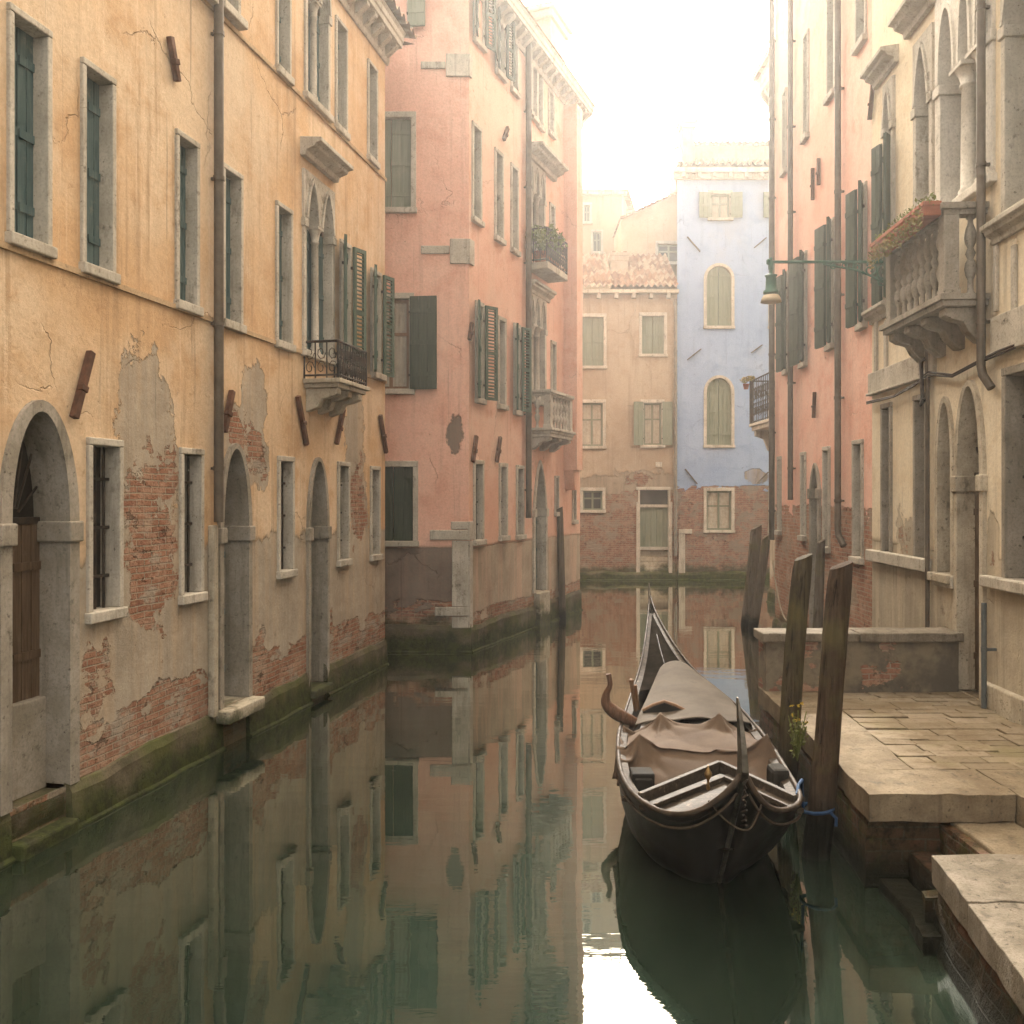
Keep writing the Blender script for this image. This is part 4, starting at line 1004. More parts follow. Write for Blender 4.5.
wA = window(KC, 940, 953, 404, 572, spring=470, kind='round', fill='dark', w=.06, depth=.13, stone='istria_old')
dC, a, b, zb = doorway(KC, 960.5, 983, 389, 478, 690, 960.5, w=.07, depth=.19, kind='round', fill='door_wood', stone='istria_old', label='tall arched street door in a deep stone surround')
m = MB(); m.box(KC.s_(937), KC.s_(957), -.06, .02, KC.z_(940, 585), KC.z_(940, 573)); KC.build(m, 'sill', M_['istria'], wA, bevel=.01)
cmat = wall_mat('cream_plaster', (.69,.58,.42), (.75,.66,.51), (.61,.48,.315), (.44,.38,.29), 1.88, -5, patches=[KC.patch(903, 540, 10, 30, 1), KC.patch(993, 545, 7, 45, 1), KC.patch(945, 625, 8, 35, 1)], seed=11.3, brick_amp=.1, grey_amp=.05, moss=-2, streak=.6)
wall(KC, .003, sC1, -.6, 12.0, cmat, back=5.0)
m = MB(); m.box(0, sC1, -.3, 5.2, 12.01, 12.25); KC.build(m, 'roof', M_['tile'])
m = MB(); m.box(KC.s_(988), sC1, -.07, 0, .55, KC.z_(1000, 686)); m.box(.1, KC.s_(957), -.05, 0, .55, .80); KC.build(m, 'stone_foot', M_['istria_old'], bevel=.015)
pipe(KC, KC.s_(993), KC.z_(993, 380), 11.8, .036, -.10, elbow=.10)
pipe(KC, KC.s_(996), .60, KC.z_(996, 603), .022, -.10, 'pipe_blue'); 
m = MB(); s_ = KC.s_(932.5); m.tube([(s_, -.05, .6), (s_, -.05, KC.z_(932, 340))], .022, 8); KC.build(m, 'thin_pipe', M_['pipe'])
# cable sagging along the wall
m = MB(); pts = []
for i, (u, v) in enumerate(((873, 402), (900, 396), (922, 384), (935, 372), (960, 375), (985, 362), (1005, 352), (1024, 345))):
    a_, z_ = KC.px(u, v); pts.append((a_, -.07, z_))
m.tube(pts, .012, 6); m.tube([(x+.02, y-.01, z-.025+.01*math.sin(x*9)) for x, y, z in pts], .009, 6)
KC.build(m, 'wall_cable', M_['iron'])
m = MB(); s_, z_ = KC.px(931, 372); m.tube([(s_, -.03, z_+.15), (s_, -.1, z_+.1), (s_+.02, -.09, z_-.25), (s_+.05, -.12, z_-.33), (s_+.09, -.1, z_-.28)], .02, 8); KC.build(m, 'wall_hook', M_['iron'])
# balcony with its balusters
Yc = 7.86; sc1 = KC.s_(988); sc0 = sc1 - 1.42
balcony_stone(KC, sc0, sc1, .37, KC.z_(988, 306), KC.z_(988, 294), KC.z_(988, 202), 8, 4, stone='istria_grey', corb=.30, side_bal=1)

RB = Facade(5.9, 20.6, -.0, -1)
start(RB, 'recessed_house', 'narrow sliver of a cream house with a railed balcony set back behind the pink building')
rmat = wall_mat('sliver_plaster', (.48,.38,.27), (.52,.42,.31), (.42,.32,.21), (.4,.34,.26), 1.5, .8, seed=12.5)
window_m(RB, .9, 1.5, 4.1, 6.0, fill='pane', mat='pale_green_wood'); window_m(RB, .9, 1.5, 7.2, 9.0, fill='pane', mat='pale_green_wood')
wall(RB, 0, 4.1, -.6, 11.6, rmat, back=4.0); cornice(RB, -.02, 4.2, 11.2, 11.9, .28); foot(RB, 0, 4.1, .3, .04)
m = MB(); m.box(0, 4.1, -.4, 4.2, 11.901, 12.05); RB.build(m, 'roof', M_['tile'])
s0, s1, zst, zr = .25, 1.9, 4.05, 5.02; P_ = .48
bm = MB(); bm.box(s0-.05, s1+.05, -P_-.05, 0, zst-.07, zst); bm.box(s0, s1, -P_, 0, zst-.16, zst-.071); bal = RB.build(bm, 'balcony', M_['istria'], bevel=.01)
for x in (s0+.1, s1-.1):
    c = MB(); c.xprism([(0, zst-.161), (-P_+.04, zst-.161), (-P_+.05, zst-.28), (-P_*.5, zst-.35), (-P_*.3, zst-.6), (0, zst-.66)], x-.06, x+.06); RB.build(c, 'bracket', M_['istria'], bal, bevel=.01)
rl = MB(); rail_run(rl, (s0, -P_, 0), (s1, -P_, 0), zst, zr, 12); rail_run(rl, (s0, 0, 0), (s0, -P_, 0), zst, zr, 4); rail_run(rl, (s1, 0, 0), (s1, -P_, 0), zst, zr, 4); rl.tube([(s0, -P_, zst), (s0, -P_, zr)], .05, 8); RB.build(rl, 'railing', M_['iron'], bal)
# ================================================================== water
def water_mat():
    g = G('canal_water')
    n1 = g.noise(1.0, 3, 0.5, g.scale((2.0, 7.0, 1.0))); n2 = g.noise(1.0, 2, 0.5, g.scale((.35, 1.7, 1.0))); n3 = g.noise(1.0, 2, .5, g.scale((7, 26, 1)))
    calm = g.rng(g.noise(.35, 3, .6), .42, .62, .35, 1.0)
    h = g.add(g.mul(n2, 1.2), g.mul(calm, g.add(g.mul(n1, .55), g.mul(n3, .12))))
    nb = g.bump(h, 0.20, 0.012)
    m = g.m; nt = g.nt
    murk = g.mix(g.rng(g.noise(.5, 4, .6), .4, .62), (.012,.020,.014), (.018,.027,.018))
    g.set(g.b.inputs['Base Color'], murk); g.b.inputs['Roughness'].default_value = .5; g.b.inputs['Specular IOR Level'].default_value = 0
    gl = g.n('ShaderNodeBsdfGlossy'); gl.inputs['Roughness'].default_value = .012; gl.inputs['Color'].default_value = (.93,.93,.86,1); g.l(nb, gl.inputs['Normal'])
    fr = g.n('ShaderNodeFresnel'); fr.inputs['IOR'].default_value = 1.75; g.l(nb, fr.inputs['Normal'])
    mx = g.n('ShaderNodeMixShader'); g.l(g.rng(fr.outputs[0], 0.10, 0.385, .0, .95, smooth=False), mx.inputs[0]); g.l(g.b.outputs[0], mx.inputs[1]); g.l(gl.outputs[0], mx.inputs[2])
    g.l(mx.outputs[0], g.out.inputs['Surface']); return m
m = MB(); m.add([(-65,-25,0), (65,-25,0), (65,75,0), (-65,75,0)], [(0,1,2,3)])
structure(m.build('water', water_mat()))

# ================================================================== quay on the right
def paving_mat():
    g = G('worn_paving_stone'); ge = g.n('ShaderNodeNewGeometry'); rnd = ge.outputs['Random Per Island']
    n1 = g.noise(3, 6, .7); n2 = g.noise(17, 5, .75)
    col = g.mix(rnd, (.18,.14,.095), (.28,.23,.165)); col = g.mix(g.rng(n1, .42, .66, 0, .9), col, (.16,.12,.075))
    col = g.mix(g.rng(n2, .52, .7, 0, .6), col, (.085,.062,.04)); col = g.mix(g.rng(g.noise(1.1, 4, .6), .5, .68, 0, .5), col, (.19,.17,.08))
    return g.done(col, g.rng(n1, .3, .7, .8, .95), g.bump(g.add(n1, g.mul(n2, .7)), .8, .02), spec=.04)
def mossy_brick():
    g = G('mossy_quay_brick'); x, y, z = g.xyz()
    g2 = g.comb(g.add(x, y), 0.0, z)
    c, h = brick_colour(g, .8, 'xz'); c2, f2 = g.brick(g.comb(g.add(x, y), z, 0.0), w=.26, h=.075, c1=(.22,.10,.06), c2=(.15,.08,.05), cm=(.2,.17,.12))
    n1 = g.noise(2.4, 6, .7); n2 = g.noise(12, 6, .75)
    c = g.mix(g.rng(n1, .40, .60, 0, .75), c2, (.05,.04,.02)); c = g.mix(g.rng(n2, .46, .64, 0, .85), c, (.022,.019,.010))
    c = g.mix(g.rng(g.noise(1.7, 5, .7, g.scale((1,1,1), (3,8,1))), .48, .62, 0, .9), c, (.085,.085,.022))
    wet = g.rng(g.add(z, g.mul(g.sub(n1, .5), .5)), .06, .42)
    c = g.mix(wet, (.010,.011,.006), c)
    hh = g.add(g.mul(g.sub(1.0, f2), .5), g.add(n1, g.mul(n2, .8)))
    return g.done(c, .7, g.bump(hh, 1.0, .04), spec=.12)
M_['paving'] = paving_mat(); M_['quay_brick'] = mossy_brick()
M_['coping'] = stone_mat('quay_coping_stone', (.25,.2,.135), (.17,.13,.085), wear=.8, bump=1.0, sc=1.6)
M_['coping_grey'] = stone_mat('pitted_coping_stone', (.25,.215,.17), (.165,.14,.105), wear=.95, bump=1.0, sc=1.6)
QZ = .60
def rough(mb, amp, sc, seed=0.0):
    mb.v = [tuple(Vector(p) + mnoise.noise_vector(Vector(p)*sc + Vector((seed, seed*2, 3)))*amp) for p in mb.v]; return mb
def gridbox(mb, x0, x1, y0, y1, z0, z1, st=.12):
    """box whose faces are split so that it can be roughened; x0/x1 may be functions of y"""
    fx0 = x0 if callable(x0) else (lambda y, z: x0); fx1 = x1 if callable(x1) else (lambda y, z: x1)
    nx, ny, nz = max(1, int(((fx1(y0, z0)-fx0(y0, z0))/st))), max(1, int((y1-y0)/st)), max(1, int((z1-z0)/st))
    def P(i, j, k):
        y = y0+(y1-y0)*j/ny; z = z0+(z1-z0)*k/nz; a, b = fx0(y, z), fx1(y, z); return (a+(b-a)*i/nx, y, z)
    idx = {}; vs = []
    def V(i, j, k):
        if (i, j, k) not in idx: idx[(i, j, k)] = len(vs); vs.append(P(i, j, k))
        return idx[(i, j, k)]
    fs = []
    for i in range(nx):
        for j in range(ny):
            fs += [(V(i,j,0), V(i,j+1,0), V(i+1,j+1,0), V(i+1,j,0)), (V(i,j,nz), V(i+1,j,nz), V(i+1,j+1,nz), V(i,j+1,nz))]
    for i in range(nx):
        for k in range(nz):
            fs += [(V(i,0,k), V(i+1,0,k), V(i+1,0,k+1), V(i,0,k+1)), (V(i,ny,k), V(i,ny,k+1), V(i+1,ny,k+1), V(i+1,ny,k))]
    for j in range(ny):
        for k in range(nz):
            fs += [(V(0,j,k), V(0,j,k+1), V(0,j+1,k+1), V(0,j+1,k)), (V(nx,j,k), V(nx,j+1,k), V(nx,j+1,k+1), V(nx,j,k+1))]
    mb.add(vs, fs); return mb
qe = lambda y: 2.165 + .058*(y - 5.45)          # left edge of the quay
m = MB(); gridbox(m, lambda y, z: qe(y)+.03-.05*(.6-z), lambda y, z: 3.9+.06*(y-5.5), 5.52, 8.6, -.6, QZ-.185, .1); rough(m, .022, 3.1)
gridbox(m, 3.12, 4.0, 2.0, 5.515, -.6, QZ-.185, .2)
structure(m.build('quay', M_['quay_brick']))
# coping: long worn stones along the water and across the front
m = MB(); rnd = random.Random(4); y = 5.95
for L_ in (.95, .8, .9):
    a, b = y, y+L_-.008
    gridbox(m, lambda yy, z: qe(yy), lambda yy, z: 2.61 + .09*(yy-5.6), a, b, QZ-.155, QZ+.004*rnd.random(), .09); y += L_
gridbox(m, lambda yy, z: qe(yy)-.005, 3.05, 5.44, 5.94, QZ-.165, QZ+.004, .09)
gridbox(m, 3.06, 3.36, 4.2, 5.93, QZ-.19, QZ+.002, .1); gridbox(m, 3.06, 3.36, 2.0, 4.19, QZ-.19, QZ, .1)
rough(m, .005, 4.0); rough(m, .010, 14.0, 2)
structure(m.build('kerb', M_['coping'], bevel=.004))
# flagstones, laid in courses across the quay
m = MB(); rnd = random.Random(11); y = 5.955
while y < 8.52:
    d = rnd.uniform(.13, .19); x = 2.62 + .09*(y-5.6) + .006
    xe_ = 4.0 + .054*(y-5.5) + .16
    while x < xe_ - .02:
        w = rnd.uniform(.2, .52); x2 = min(x+w, xe_)
        if xe_ - x2 < .15: x2 = xe_
        t = QZ - .004 + rnd.uniform(-.008, .006); tl = [rnd.uniform(-.004, .004) for _ in range(4)]
        g_ = .005
        P = [(x+g_, y+g_), (x2-g_, y+g_), (x2-g_, y+d-g_), (x+g_, y+d-g_)]
        m.add([(a, b, QZ-.14) for a, b in P] + [(a, b, t+tl[k]) for k, (a, b) in enumerate(P)], [(4,5,6,7), (0,1,5,4), (1,2,6,5), (2,3,7,6), (3,0,4,7)])
        x = x2
    y += d
for yy in [2.0 + .35*k for k in range(12)]:
    x = 3.37
    while x < 4.05:
        w = rnd.uniform(.25, .5); m.add([(x+.004, yy+.004, QZ-.14), (x+w-.004, yy+.004, QZ-.14), (x+w-.004, yy+.346, QZ-.14), (x+.004, yy+.346, QZ-.14), (x+.004, yy+.004, QZ-.003), (x+w-.004, yy+.004, QZ-.003), (x+w-.004, yy+.346, QZ-.003), (x+.004, yy+.346, QZ-.003)], [(4,5,6,7), (0,1,5,4), (1,2,6,5), (2,3,7,6), (3,0,4,7)]); x += w
structure(m.build('pavement', M_['paving'], bevel=.006))
# low wall closing the quay
pw = thing('low_wall', 'low brick and render parapet wall with pale stone coping across the back of the quay', 'wall', (3.2, 8.4, QZ))
def wbuild(mb, name, mat, root, **k):
    if isinstance(root, bpy.types.Object):
        q = root; off = Vector((0, 0, 0))
        while q is not None: off += q.location; q = q.parent
        mb.v = [tuple(Vector(p) - off) for p in mb.v]
    return mb.build(name, mat, root, **k)
g = G('parapet_render'); bc, bh = brick_colour(g, .85); n1 = g.noise(1.6, 5, .6, g.scale((1,1,1.5), (5,2,2))); n2 = g.noise(6, 6, .75)
mk = g.rng(g.add(n1, g.mul(g.sub(.45, g.math('ABSOLUTE', g.add(g.xyz()[0], .75))), .10)), .545, .56)
rc = g.mix(g.rng(g.noise(1.9, 5, .7), .4, .62), (.20,.165,.115), (.105,.09,.07)); rc = g.mix(g.rng(n2, .5, .7, 0, .7), rc, (.075,.06,.045))
M_['parapet'] = g.done(g.mix(mk, rc, bc), .85, g.bump(g.fmix(mk, g.add(1.0, g.mul(n2, .4)), bh), .7, .025))
m = MB(); gridbox(m, 2.35, 4.13, 8.32, 8.58, QZ-.2, 1.06, .1); rough(m, .006, 4); wbuild(m, 'wall', M_['parapet'], pw)
m = MB(); gridbox(m, 2.31, 3.2, 8.27, 8.63, 1.062, 1.145, .1); gridbox(m, 3.21, 4.16, 8.27, 8.63, 1.062, 1.15, .1); rough(m, .007, 5); wbuild(m, 'coping', M_['coping_grey'], pw, bevel=.012)
# steps down to the water between the two quays
ws = thing('water_steps', 'dark mossy stone steps going down into the canal beside the near pier', 'steps', (2.7, 5.2, 0))
m = MB(); gridbox(m, 2.68, 3.055, 4.92, 5.515, -.6, .43, .1); rough(m, .008, 4); wbuild(m, 'landing', M_['coping'], ws, bevel=.015)
m = MB(); gridbox(m, 2.62, 2.679, 4.92, 5.515, -.6, .405, .06); rough(m, .012, 6); wbuild(m, 'landing_side', M_['quay_brick'], ws)
for x0, x1, zt, n_ in ((2.42, 2.615, .24, 0), (2.24, 2.415, .07, 1)):
    m = MB(); gridbox(m, x0, x1, 4.93, 5.51, -.6, zt, .1); rough(m, .012, 5, n_); wbuild(m, 'step', M_['quay_brick'], ws, bevel=.015)
# near pier
npr = thing('stone_pier', 'near brick pier with thick pale coping slabs at the lower right corner', 'pier', (2.5, 4.0, 0))
ne = lambda y: 2.285 - .165*(4.9 - y)
m = MB(); gridbox(m, lambda y, z: ne(y)+.04-.20*(.32-z), 3.05, 2.0, 4.86, -.6, .30, .09); rough(m, .028, 3.7); wbuild(m, 'brick_body', M_['quay_brick'], npr)
m = MB(); gridbox(m, lambda y, z: ne(y), 3.05, 4.33, 4.90, .302, .455, .09); gridbox(m, lambda y, z: ne(y)-.005, 3.05, 3.3, 4.32, .302, .45, .09); gridbox(m, lambda y, z: ne(y), 3.05, 2.0, 3.29, .302, .45, .09)
rough(m, .006, 4.5); rough(m, .011, 14.0, 3); wbuild(m, 'coping', M_['coping_grey'], npr, bevel=.006)
m = MB(); gridbox(m, lambda y, z: ne(y)-.10, lambda y, z: ne(y)+.05, 4.7, 4.98, -.6, .10, .07); gridbox(m, lambda y, z: ne(y)-.04, lambda y, z: ne(y)+.05, 4.862, 4.96, .101, .24, .05); rough(m, .02, 6); wbuild(m, 'broken_foot', M_['quay_brick'], npr)

# ================================================================== mooring posts
def post_mat(name, a, b, wet=.35, hi=None):
    g = G(name); gr = g.noise(1.0, 6, .65, g.scale((26, 26, 1.3)), dist=.8); n2 = g.noise(3.5, 6, .75); z = g.xyz()[2]
    c = g.mix(g.rng(gr, .36, .66), a, b); c = g.mix(g.rng(n2, .55, .7, 0, .6), c, tuple(v*.45 for v in a))
    c = g.mix(g.rng(g.noise(1.8, 4, .6, g.scale((1,1,1), (5,5,5))), .5, .66, 0, .5), c, (.12,.11,.045))
    c = g.mix(g.rng(g.add(z, g.mul(g.sub(n2, .5), .4)), wet-.15, wet+.1), (.009,.009,.006), c)
    crk = g.rng(g.noise(1.0, 4, .6, g.scale((44, 44, .8), (2,2,2)), dist=.5), .60, .66)
    c = g.mix(g.mul(crk, .8), c, tuple(v*.2 for v in a))
    return g.done(c, .8, g.bump(g.sub(g.add(gr, g.mul(n2, .5)), g.mul(crk, .8)), 1.0, .025), spec=.06)
M_['post'] = post_mat('weathered_post_wood', (.042,.026,.016), (.085,.056,.036)); M_['post_green'] = post_mat('greenish_post_wood', (.042,.032,.018), (.08,.062,.034)); M_['post_grey'] = post_mat('grey_post_wood', (.10,.08,.06), (.155,.125,.095), .2)
def post(base, top, r, mat, label, cut=.03, sides=14, wob=.012, grp='mooring posts along the canal'):
    B, T = Vector(base), Vector(top); B2 = B + (B-T).normalized()*.6; n = 22; m = MB(); vs = []
    for i in range(n+1):
        p = B2 + (T-B2)*i/n; t = i/n
        rr = r*(1.08 - .18*t)*(1 if t < .93 else 1-.9*(t-.93))
        for k in range(sides):
            q = 2*math.pi*k/sides; e = 1 + .10*mnoise.noise(Vector((math.cos(q)*1.6, math.sin(q)*1.6, t*2.2 + B.x*7))) + .05*mnoise.noise(Vector((math.cos(q)*4, math.sin(q)*4, t*9)))
            zz = cut*math.cos(q)*(t**6) if i == n else 0
            vs.append((p.x + rr*e*math.cos(q) + wob*math.sin(t*5+B.y), p.y + rr*e*math.sin(q), p.z + zz))
    m.add(vs, [(i*sides+k, i*sides+(k+1) % sides, (i+1)*sides+(k+1) % sides, (i+1)*sides+k) for i in range(n) for k in range(sides)], True)
    m.add(vs[-sides:], [tuple(range(sides))])
    m.v = [tuple(Vector(p) - Vector((B.x, B.y, 0))) for p in m.v]
    o = m.build('mooring_post', M_[mat]); o.location = (B.x, B.y, 0); return tag(o, label, 'mooring post', grp)
def at(u, v, Y): return Vector((ray(u)*Y, Y, CH - (v-HV)/FOC*Y))
post(at(814, 856, 6.02), at(843, 565, 6.1), .088, 'post', 'thick leaning brown wooden post with the blue rope tied round it')
post(at(783, 800, 7.0), at(804, 557, 7.1), .082, 'post_green', 'greenish leaning wooden post between the covered boat and the low wall')
post(at(747, 628, 16.8), at(756, 527, 16.9), .115, 'post_grey', 'left one of the two far grey posts leaning together by the pink building', cut=.05)
post(at(753, 632, 16.4), at(766, 536, 16.4), .085, 'post_grey', 'right one of the two far grey posts leaning together, the slimmer one', cut=.05)
post(at(815, 650, 11.9), at(822, 541, 11.9), .062, 'post_grey', 'slim pale grey post against the brick foot of the pink building, above the low wall')
post(at(562.5, 613, 17.75), at(559.5, 508, 17.75), .07, 'post_grey', 'upright grey post standing at the pointed door of the salmon building', wob=.0)
# blue rope round the near post
bc_ = at(817, 808, 6.03); m = MB()
m.tube([(bc_.x+.105*math.cos(q/12*2*math.pi), bc_.y+.105*math.sin(q/12*2*math.pi), bc_.z + .012*math.cos(q/12*2*math.pi)) for q in range(13)], .012, 8)
m.tube([(bc_.x-.10, bc_.y-.02, bc_.z+.01), (1.90, 5.9, .545), (1.83, 5.75, .56), (1.78, 5.62, .54)], .011, 8)
m.tube([(bc_.x+.06, bc_.y-.095, bc_.z), (bc_.x+.09, bc_.y-.11, bc_.z-.03), (bc_.x+.085, bc_.y-.115, bc_.z-.08)], .011, 8)
tag(m.build('mooring_rope', plain_mat('blue_rope', (.015,.04,.095), (.03,.065,.13), .8, 0, 30)), 'blue mooring rope looped round the thick post and the boat rail', 'rope')
m = MB(); A, B = at(772, 560, 15.2), at(790, 622, 14.6); m.tube([A + (B-A)*t + Vector((0, 0, -.5*math.sin(math.pi*t)*.6)) for t in [i/12 for i in range(13)]], .012, 6)
tag(m.build('slack_rope', plain_mat('pale_rope', (.42,.36,.27), (.34,.28,.2), .9)), 'pale slack rope hanging at the foot of the pink building', 'rope')

# ================================================================== gondola
GO = thing('gondola', 'black gondola moored at the quay with a tall steel prow, half covered by cloths', 'gondola', (1.4, 7.6, 0))
LG = [(1.288,5.02,.86), (1.184,4.985,.755), (1.04,5.05,.63), (.905,5.22,.56), (.80,5.48,.535), (.745,5.80,.53), (.745,6.2,.525), (.80,6.8,.52), (.885,7.35,.52), (1.03,8.06,.525), (1.16,8.63,.56), (1.27,9.05,.63), (1.39,9.5,.79), (1.555,10.3,1.02), (1.655,10.85,1.2)]
RG = [(1.296,5.02,.86), (1.352,4.985,.75), (1.45,5.05,.65), (1.58,5.2,.585), (1.725,5.42,.55), (1.81,5.68,.535), (1.875,6.12,.525), (1.955,6.8,.52), (2.0,7.4,.52), (2.02,8.0,.525), (1.96,8.58,.56), (1.85,9.1,.64), (1.745,9.6,.80), (1.675,10.33,1.02), (1.665,10.85,1.2)]
def cr(P, k):
    P = [Vector(p) for p in P]; o = []
    for i in range(len(P)-1):
        p0, p1, p2, p3 = P[max(i-1,0)], P[i], P[i+1], P[min(i+2, len(P)-1)]
        for j in range(k):
            t = j/k; o.append(.5*((2*p1) + (p2-p0)*t + (2*p0-5*p1+4*p2-p3)*t*t + (3*p1-p0-3*p2+p3)*t**3))
    o.append(P[-1]); return o
K = 5; Lg, Rg = cr(LG, K), cr(RG, K); N = len(Lg)
def sect(i, f, z, inset=0.0, rake=True):
    """point at fraction f (-1 left .. 1 right) of the half breadth and height z of station i"""
    a, b = Lg[i], Rg[i]; c = (a+b)/2; h = (b-a)/2; L_ = h.length; h2 = h*max(0, (L_-inset)/L_) if L_ > 1e-6 else h
    p = c + h2*f; t = i/(N-1)
    rk = 0
    if rake:
        q = max(0, 1 - z/max(c.z, .01))
        S = .60 if t < .2 else .60*max(0, 1-(t-.2)/.4)
        rk = S*q - 1.15*max(0, (t-.62)/.38)*(c.z - z)
    return Vector((p.x, p.y + rk, z))
rings = []
prof_ = [(1.0, 1.0), (1.0, .86), (.965, .55), (.88, .25), (.72, .02), (.45, -.16), (.0, -.26)]
for i in range(N):
    zg = (Lg[i].z + Rg[i].z)/2; row = []
    for f, q in prof_: row.append(sect(i, -f, zg*q if q > 0 else q))
    for f, q in prof_[-2::-1]: row.append(sect(i, f, zg*q if q > 0 else q))
    rings.append(row)
m = MB(); k = len(rings[0]); vs = [p for r_ in rings for p in r_]
m.add(vs, [(i*k+j, (i+1)*k+j, (i+1)*k+j+1, i*k+j+1) for i in range(N-1) for j in range(k-1)], True)
M_['hull'] = plain_mat('black_boat_varnish', (.012,.0105,.009), (.02,.017,.014), .42, 0, 3, .03, .16)
M_['boat_wood'] = plank_mat('worn_dark_boat_wood', (.035,.027,.02), (.075,.058,.043), (.6), .7, (.24,.18,.125), axis='x', wsc=14)
M_['rail'] = plain_mat('brown_rubbed_rail', (.06,.042,.028), (.035,.025,.018), .6, 0, 14, .2, .1)
M_['steel'] = plain_mat('tarnished_prow_steel', (.17,.15,.12), (.08,.07,.058), .38, .75, 12)
M_['brass'] = plain_mat('tarnished_brass', (.30,.20,.08), (.16,.10,.045), .4, .7, 14)
wbuild(m, 'hull', M_['hull'], GO)
# inside: lining, floor
m = MB(); rows = []
for i in range(9, N-4):
    zg = (Lg[i].z + Rg[i].z)/2; zi = min(.30, zg-.16)
    rows.append([sect(i, -1, zg, .008), sect(i, -.97, zg-.02, .05), sect(i, -.9, zi, .06), sect(i, .9, zi, .06), sect(i, .97, zg-.02, .05), sect(i, 1, zg, .008)])
k = 6; m.add([p for r_ in rows for p in r_], [(i*k+j, i*k+j+1, (i+1)*k+j+1, (i+1)*k+j) for i in range(len(rows)-1) for j in range(k-1)])
wbuild(m, 'lining', M_['boat_wood'], GO)
for side, Gl in (('l', Lg), ('r', Rg)):
    m = MB(); m.tube([p + Vector((0, 0, .006)) for p in Gl], [.017 if i < 40 else .011 for i in range(len(Gl))], 8); m.tube([p + Vector(((-.004 if side == 'l' else .004), 0, -.075)) for p in Gl[2:-2]], .009, 6); wbuild(m, 'rail', M_['rail'], GO)
# foredeck: a worn deck with a pointed edge of two boards
def board(A, B, w, t, name='deck_board', mat='boat_wood'):
    A, B = Vector(A), Vector(B); d = B-A; L_ = d.length; d.normalize(); n = d.cross(Vector((0,0,1))).normalized(); up = n.cross(d)
    m = MB(); m.obox((A+B)/2, d*(L_/2), n*(w/2), up*(t/2)); return wbuild(m, name, M_[mat], GO, bevel=.005)
def rim(r):
    q = abs(r)*4.4*K; i = min(int(q), N-2); G_ = Lg if r < 0 else Rg; p = G_[i] + (G_[i+1]-G_[i])*(q-i); c = Vector((1.35, 5.9, p.z)); return p + (c-p).normalized()*.03 - Vector((0, 0, .05))
apex = Vector((1.43, 6.2, .50)); m = MB(); vs = []; n1, n2 = 28, 10
for i in range(n1+1):
    r = -1 + 2*i/n1; A = rim(r); B = apex + (rim(-1 if r < 0 else 1) - apex)*abs(r)
    for j in range(n2+1):
        tt = j/n2; p = A + (B-A)*tt; p.z = A.z + (B.z-A.z)*min(1, tt*1.6) - .02*math.sin(math.pi*tt); vs.append(p)
m.add(vs, [(i*(n2+1)+j, i*(n2+1)+j+1, (i+1)*(n2+1)+j+1, (i+1)*(n2+1)+j) for i in range(n1) for j in range(n2)], True)
wbuild(m, 'foredeck', M_['boat_wood'], GO)
for sgn in (-1, 1):
    e = rim(sgn); board(e + Vector((0, 0, .03)), apex + Vector((0, 0, .04)), .035, .09, 'coaming_board'); board(e + Vector((-.0*sgn, -.10, .01)), apex + Vector((0, -.13, .015)), .06, .03)
board((.77,5.86,.42), (.93,6.06,.42), .14, .03, 'side_board'); board((1.86,5.86,.42), (1.74,6.06,.42), .14, .03, 'side_board')
m = MB(); m.box(.80, .95, 5.98, 6.14, .38, .56); m.box(.815, .935, 5.96, 6.0, .40, .53); wbuild(m, 'side_box', M_['dark'], GO, bevel=.01)
m = MB(); m.box(1.74, 1.86, 6.0, 6.18, .40, .58); wbuild(m, 'side_box', M_['dark'], GO, bevel=.03)
# prow blade
m = MB(); pr = [(5.05, .80, .030), (4.99, .88, .026), (4.985, .98, .022), (5.0, 1.10, .017), (5.02, 1.2, .012), (5.045, 1.275, .005)]
vs = []
for i, (y, z, hw) in enumerate(pr):
    dp = .055*(1-i/len(pr)) + .012
    vs += [(1.292-hw*.75-(.055*(z-.8)), y-dp*.5, z), (1.292+hw*.75-(.055*(z-.8)), y-dp*.5, z), (1.292+hw-(.055*(z-.8)), y+dp, z), (1.292-hw-(.055*(z-.8)), y+dp, z)]
m.add(vs, [(i*4+j, i*4+(j+1) % 4, (i+1)*4+(j+1) % 4, (i+1)*4+j) for i in range(len(pr)-1) for j in range(4)] + [(3,2,1,0), (20,21,22,23)])
fe = wbuild(m, 'prow_blade', M_['steel'], GO, bevel=.003)
m = MB(); st_ = [sect(0, 0, z) + Vector((0, -.012, 0)) for z in (.86, .7, .5, .3, .1, -.05)]
m.tube(st_, [.02, .018, .017, .016, .015, .014], 8); wbuild(m, 'stem_band', M_['steel'], GO)
m = MB()
for i in range(10): m.tube([(1.288+.012*math.cos(i*2.2), 4.97-.004*i*0, .86-.028*i-.02), (1.288-.012*math.cos(i*2.2), 4.972+.006*i, .86-.028*i-.045)], .007, 5)
wbuild(m, 'prow_chain', M_['iron'], GO)
m = MB(); P = [(1.10,5.04,.70), (1.17,4.99,.62), (1.24,4.965,.575), (1.289,4.955,.565), (1.33,4.965,.59), (1.375,4.99,.67), (1.40,5.02,.715)]; m.tube(cr(P, 4), .006, 5); wbuild(m, 'prow_cord', M_['rail'], GO)
for x, y, z, s in ((1.225, 5.62, .57, .72),):
    m = MB(); m.lathe([(.012*s, 0), (.02*s, .02*s), (.009*s, .05*s), (.012*s, .09*s), (.03*s, .12*s), (.034*s, .145*s), (.02*s, .17*s), (.012*s, .19*s), (.004*s, .215*s)], (x, y, z), 10); wbuild(m, 'brass_finial', M_['brass'], GO)
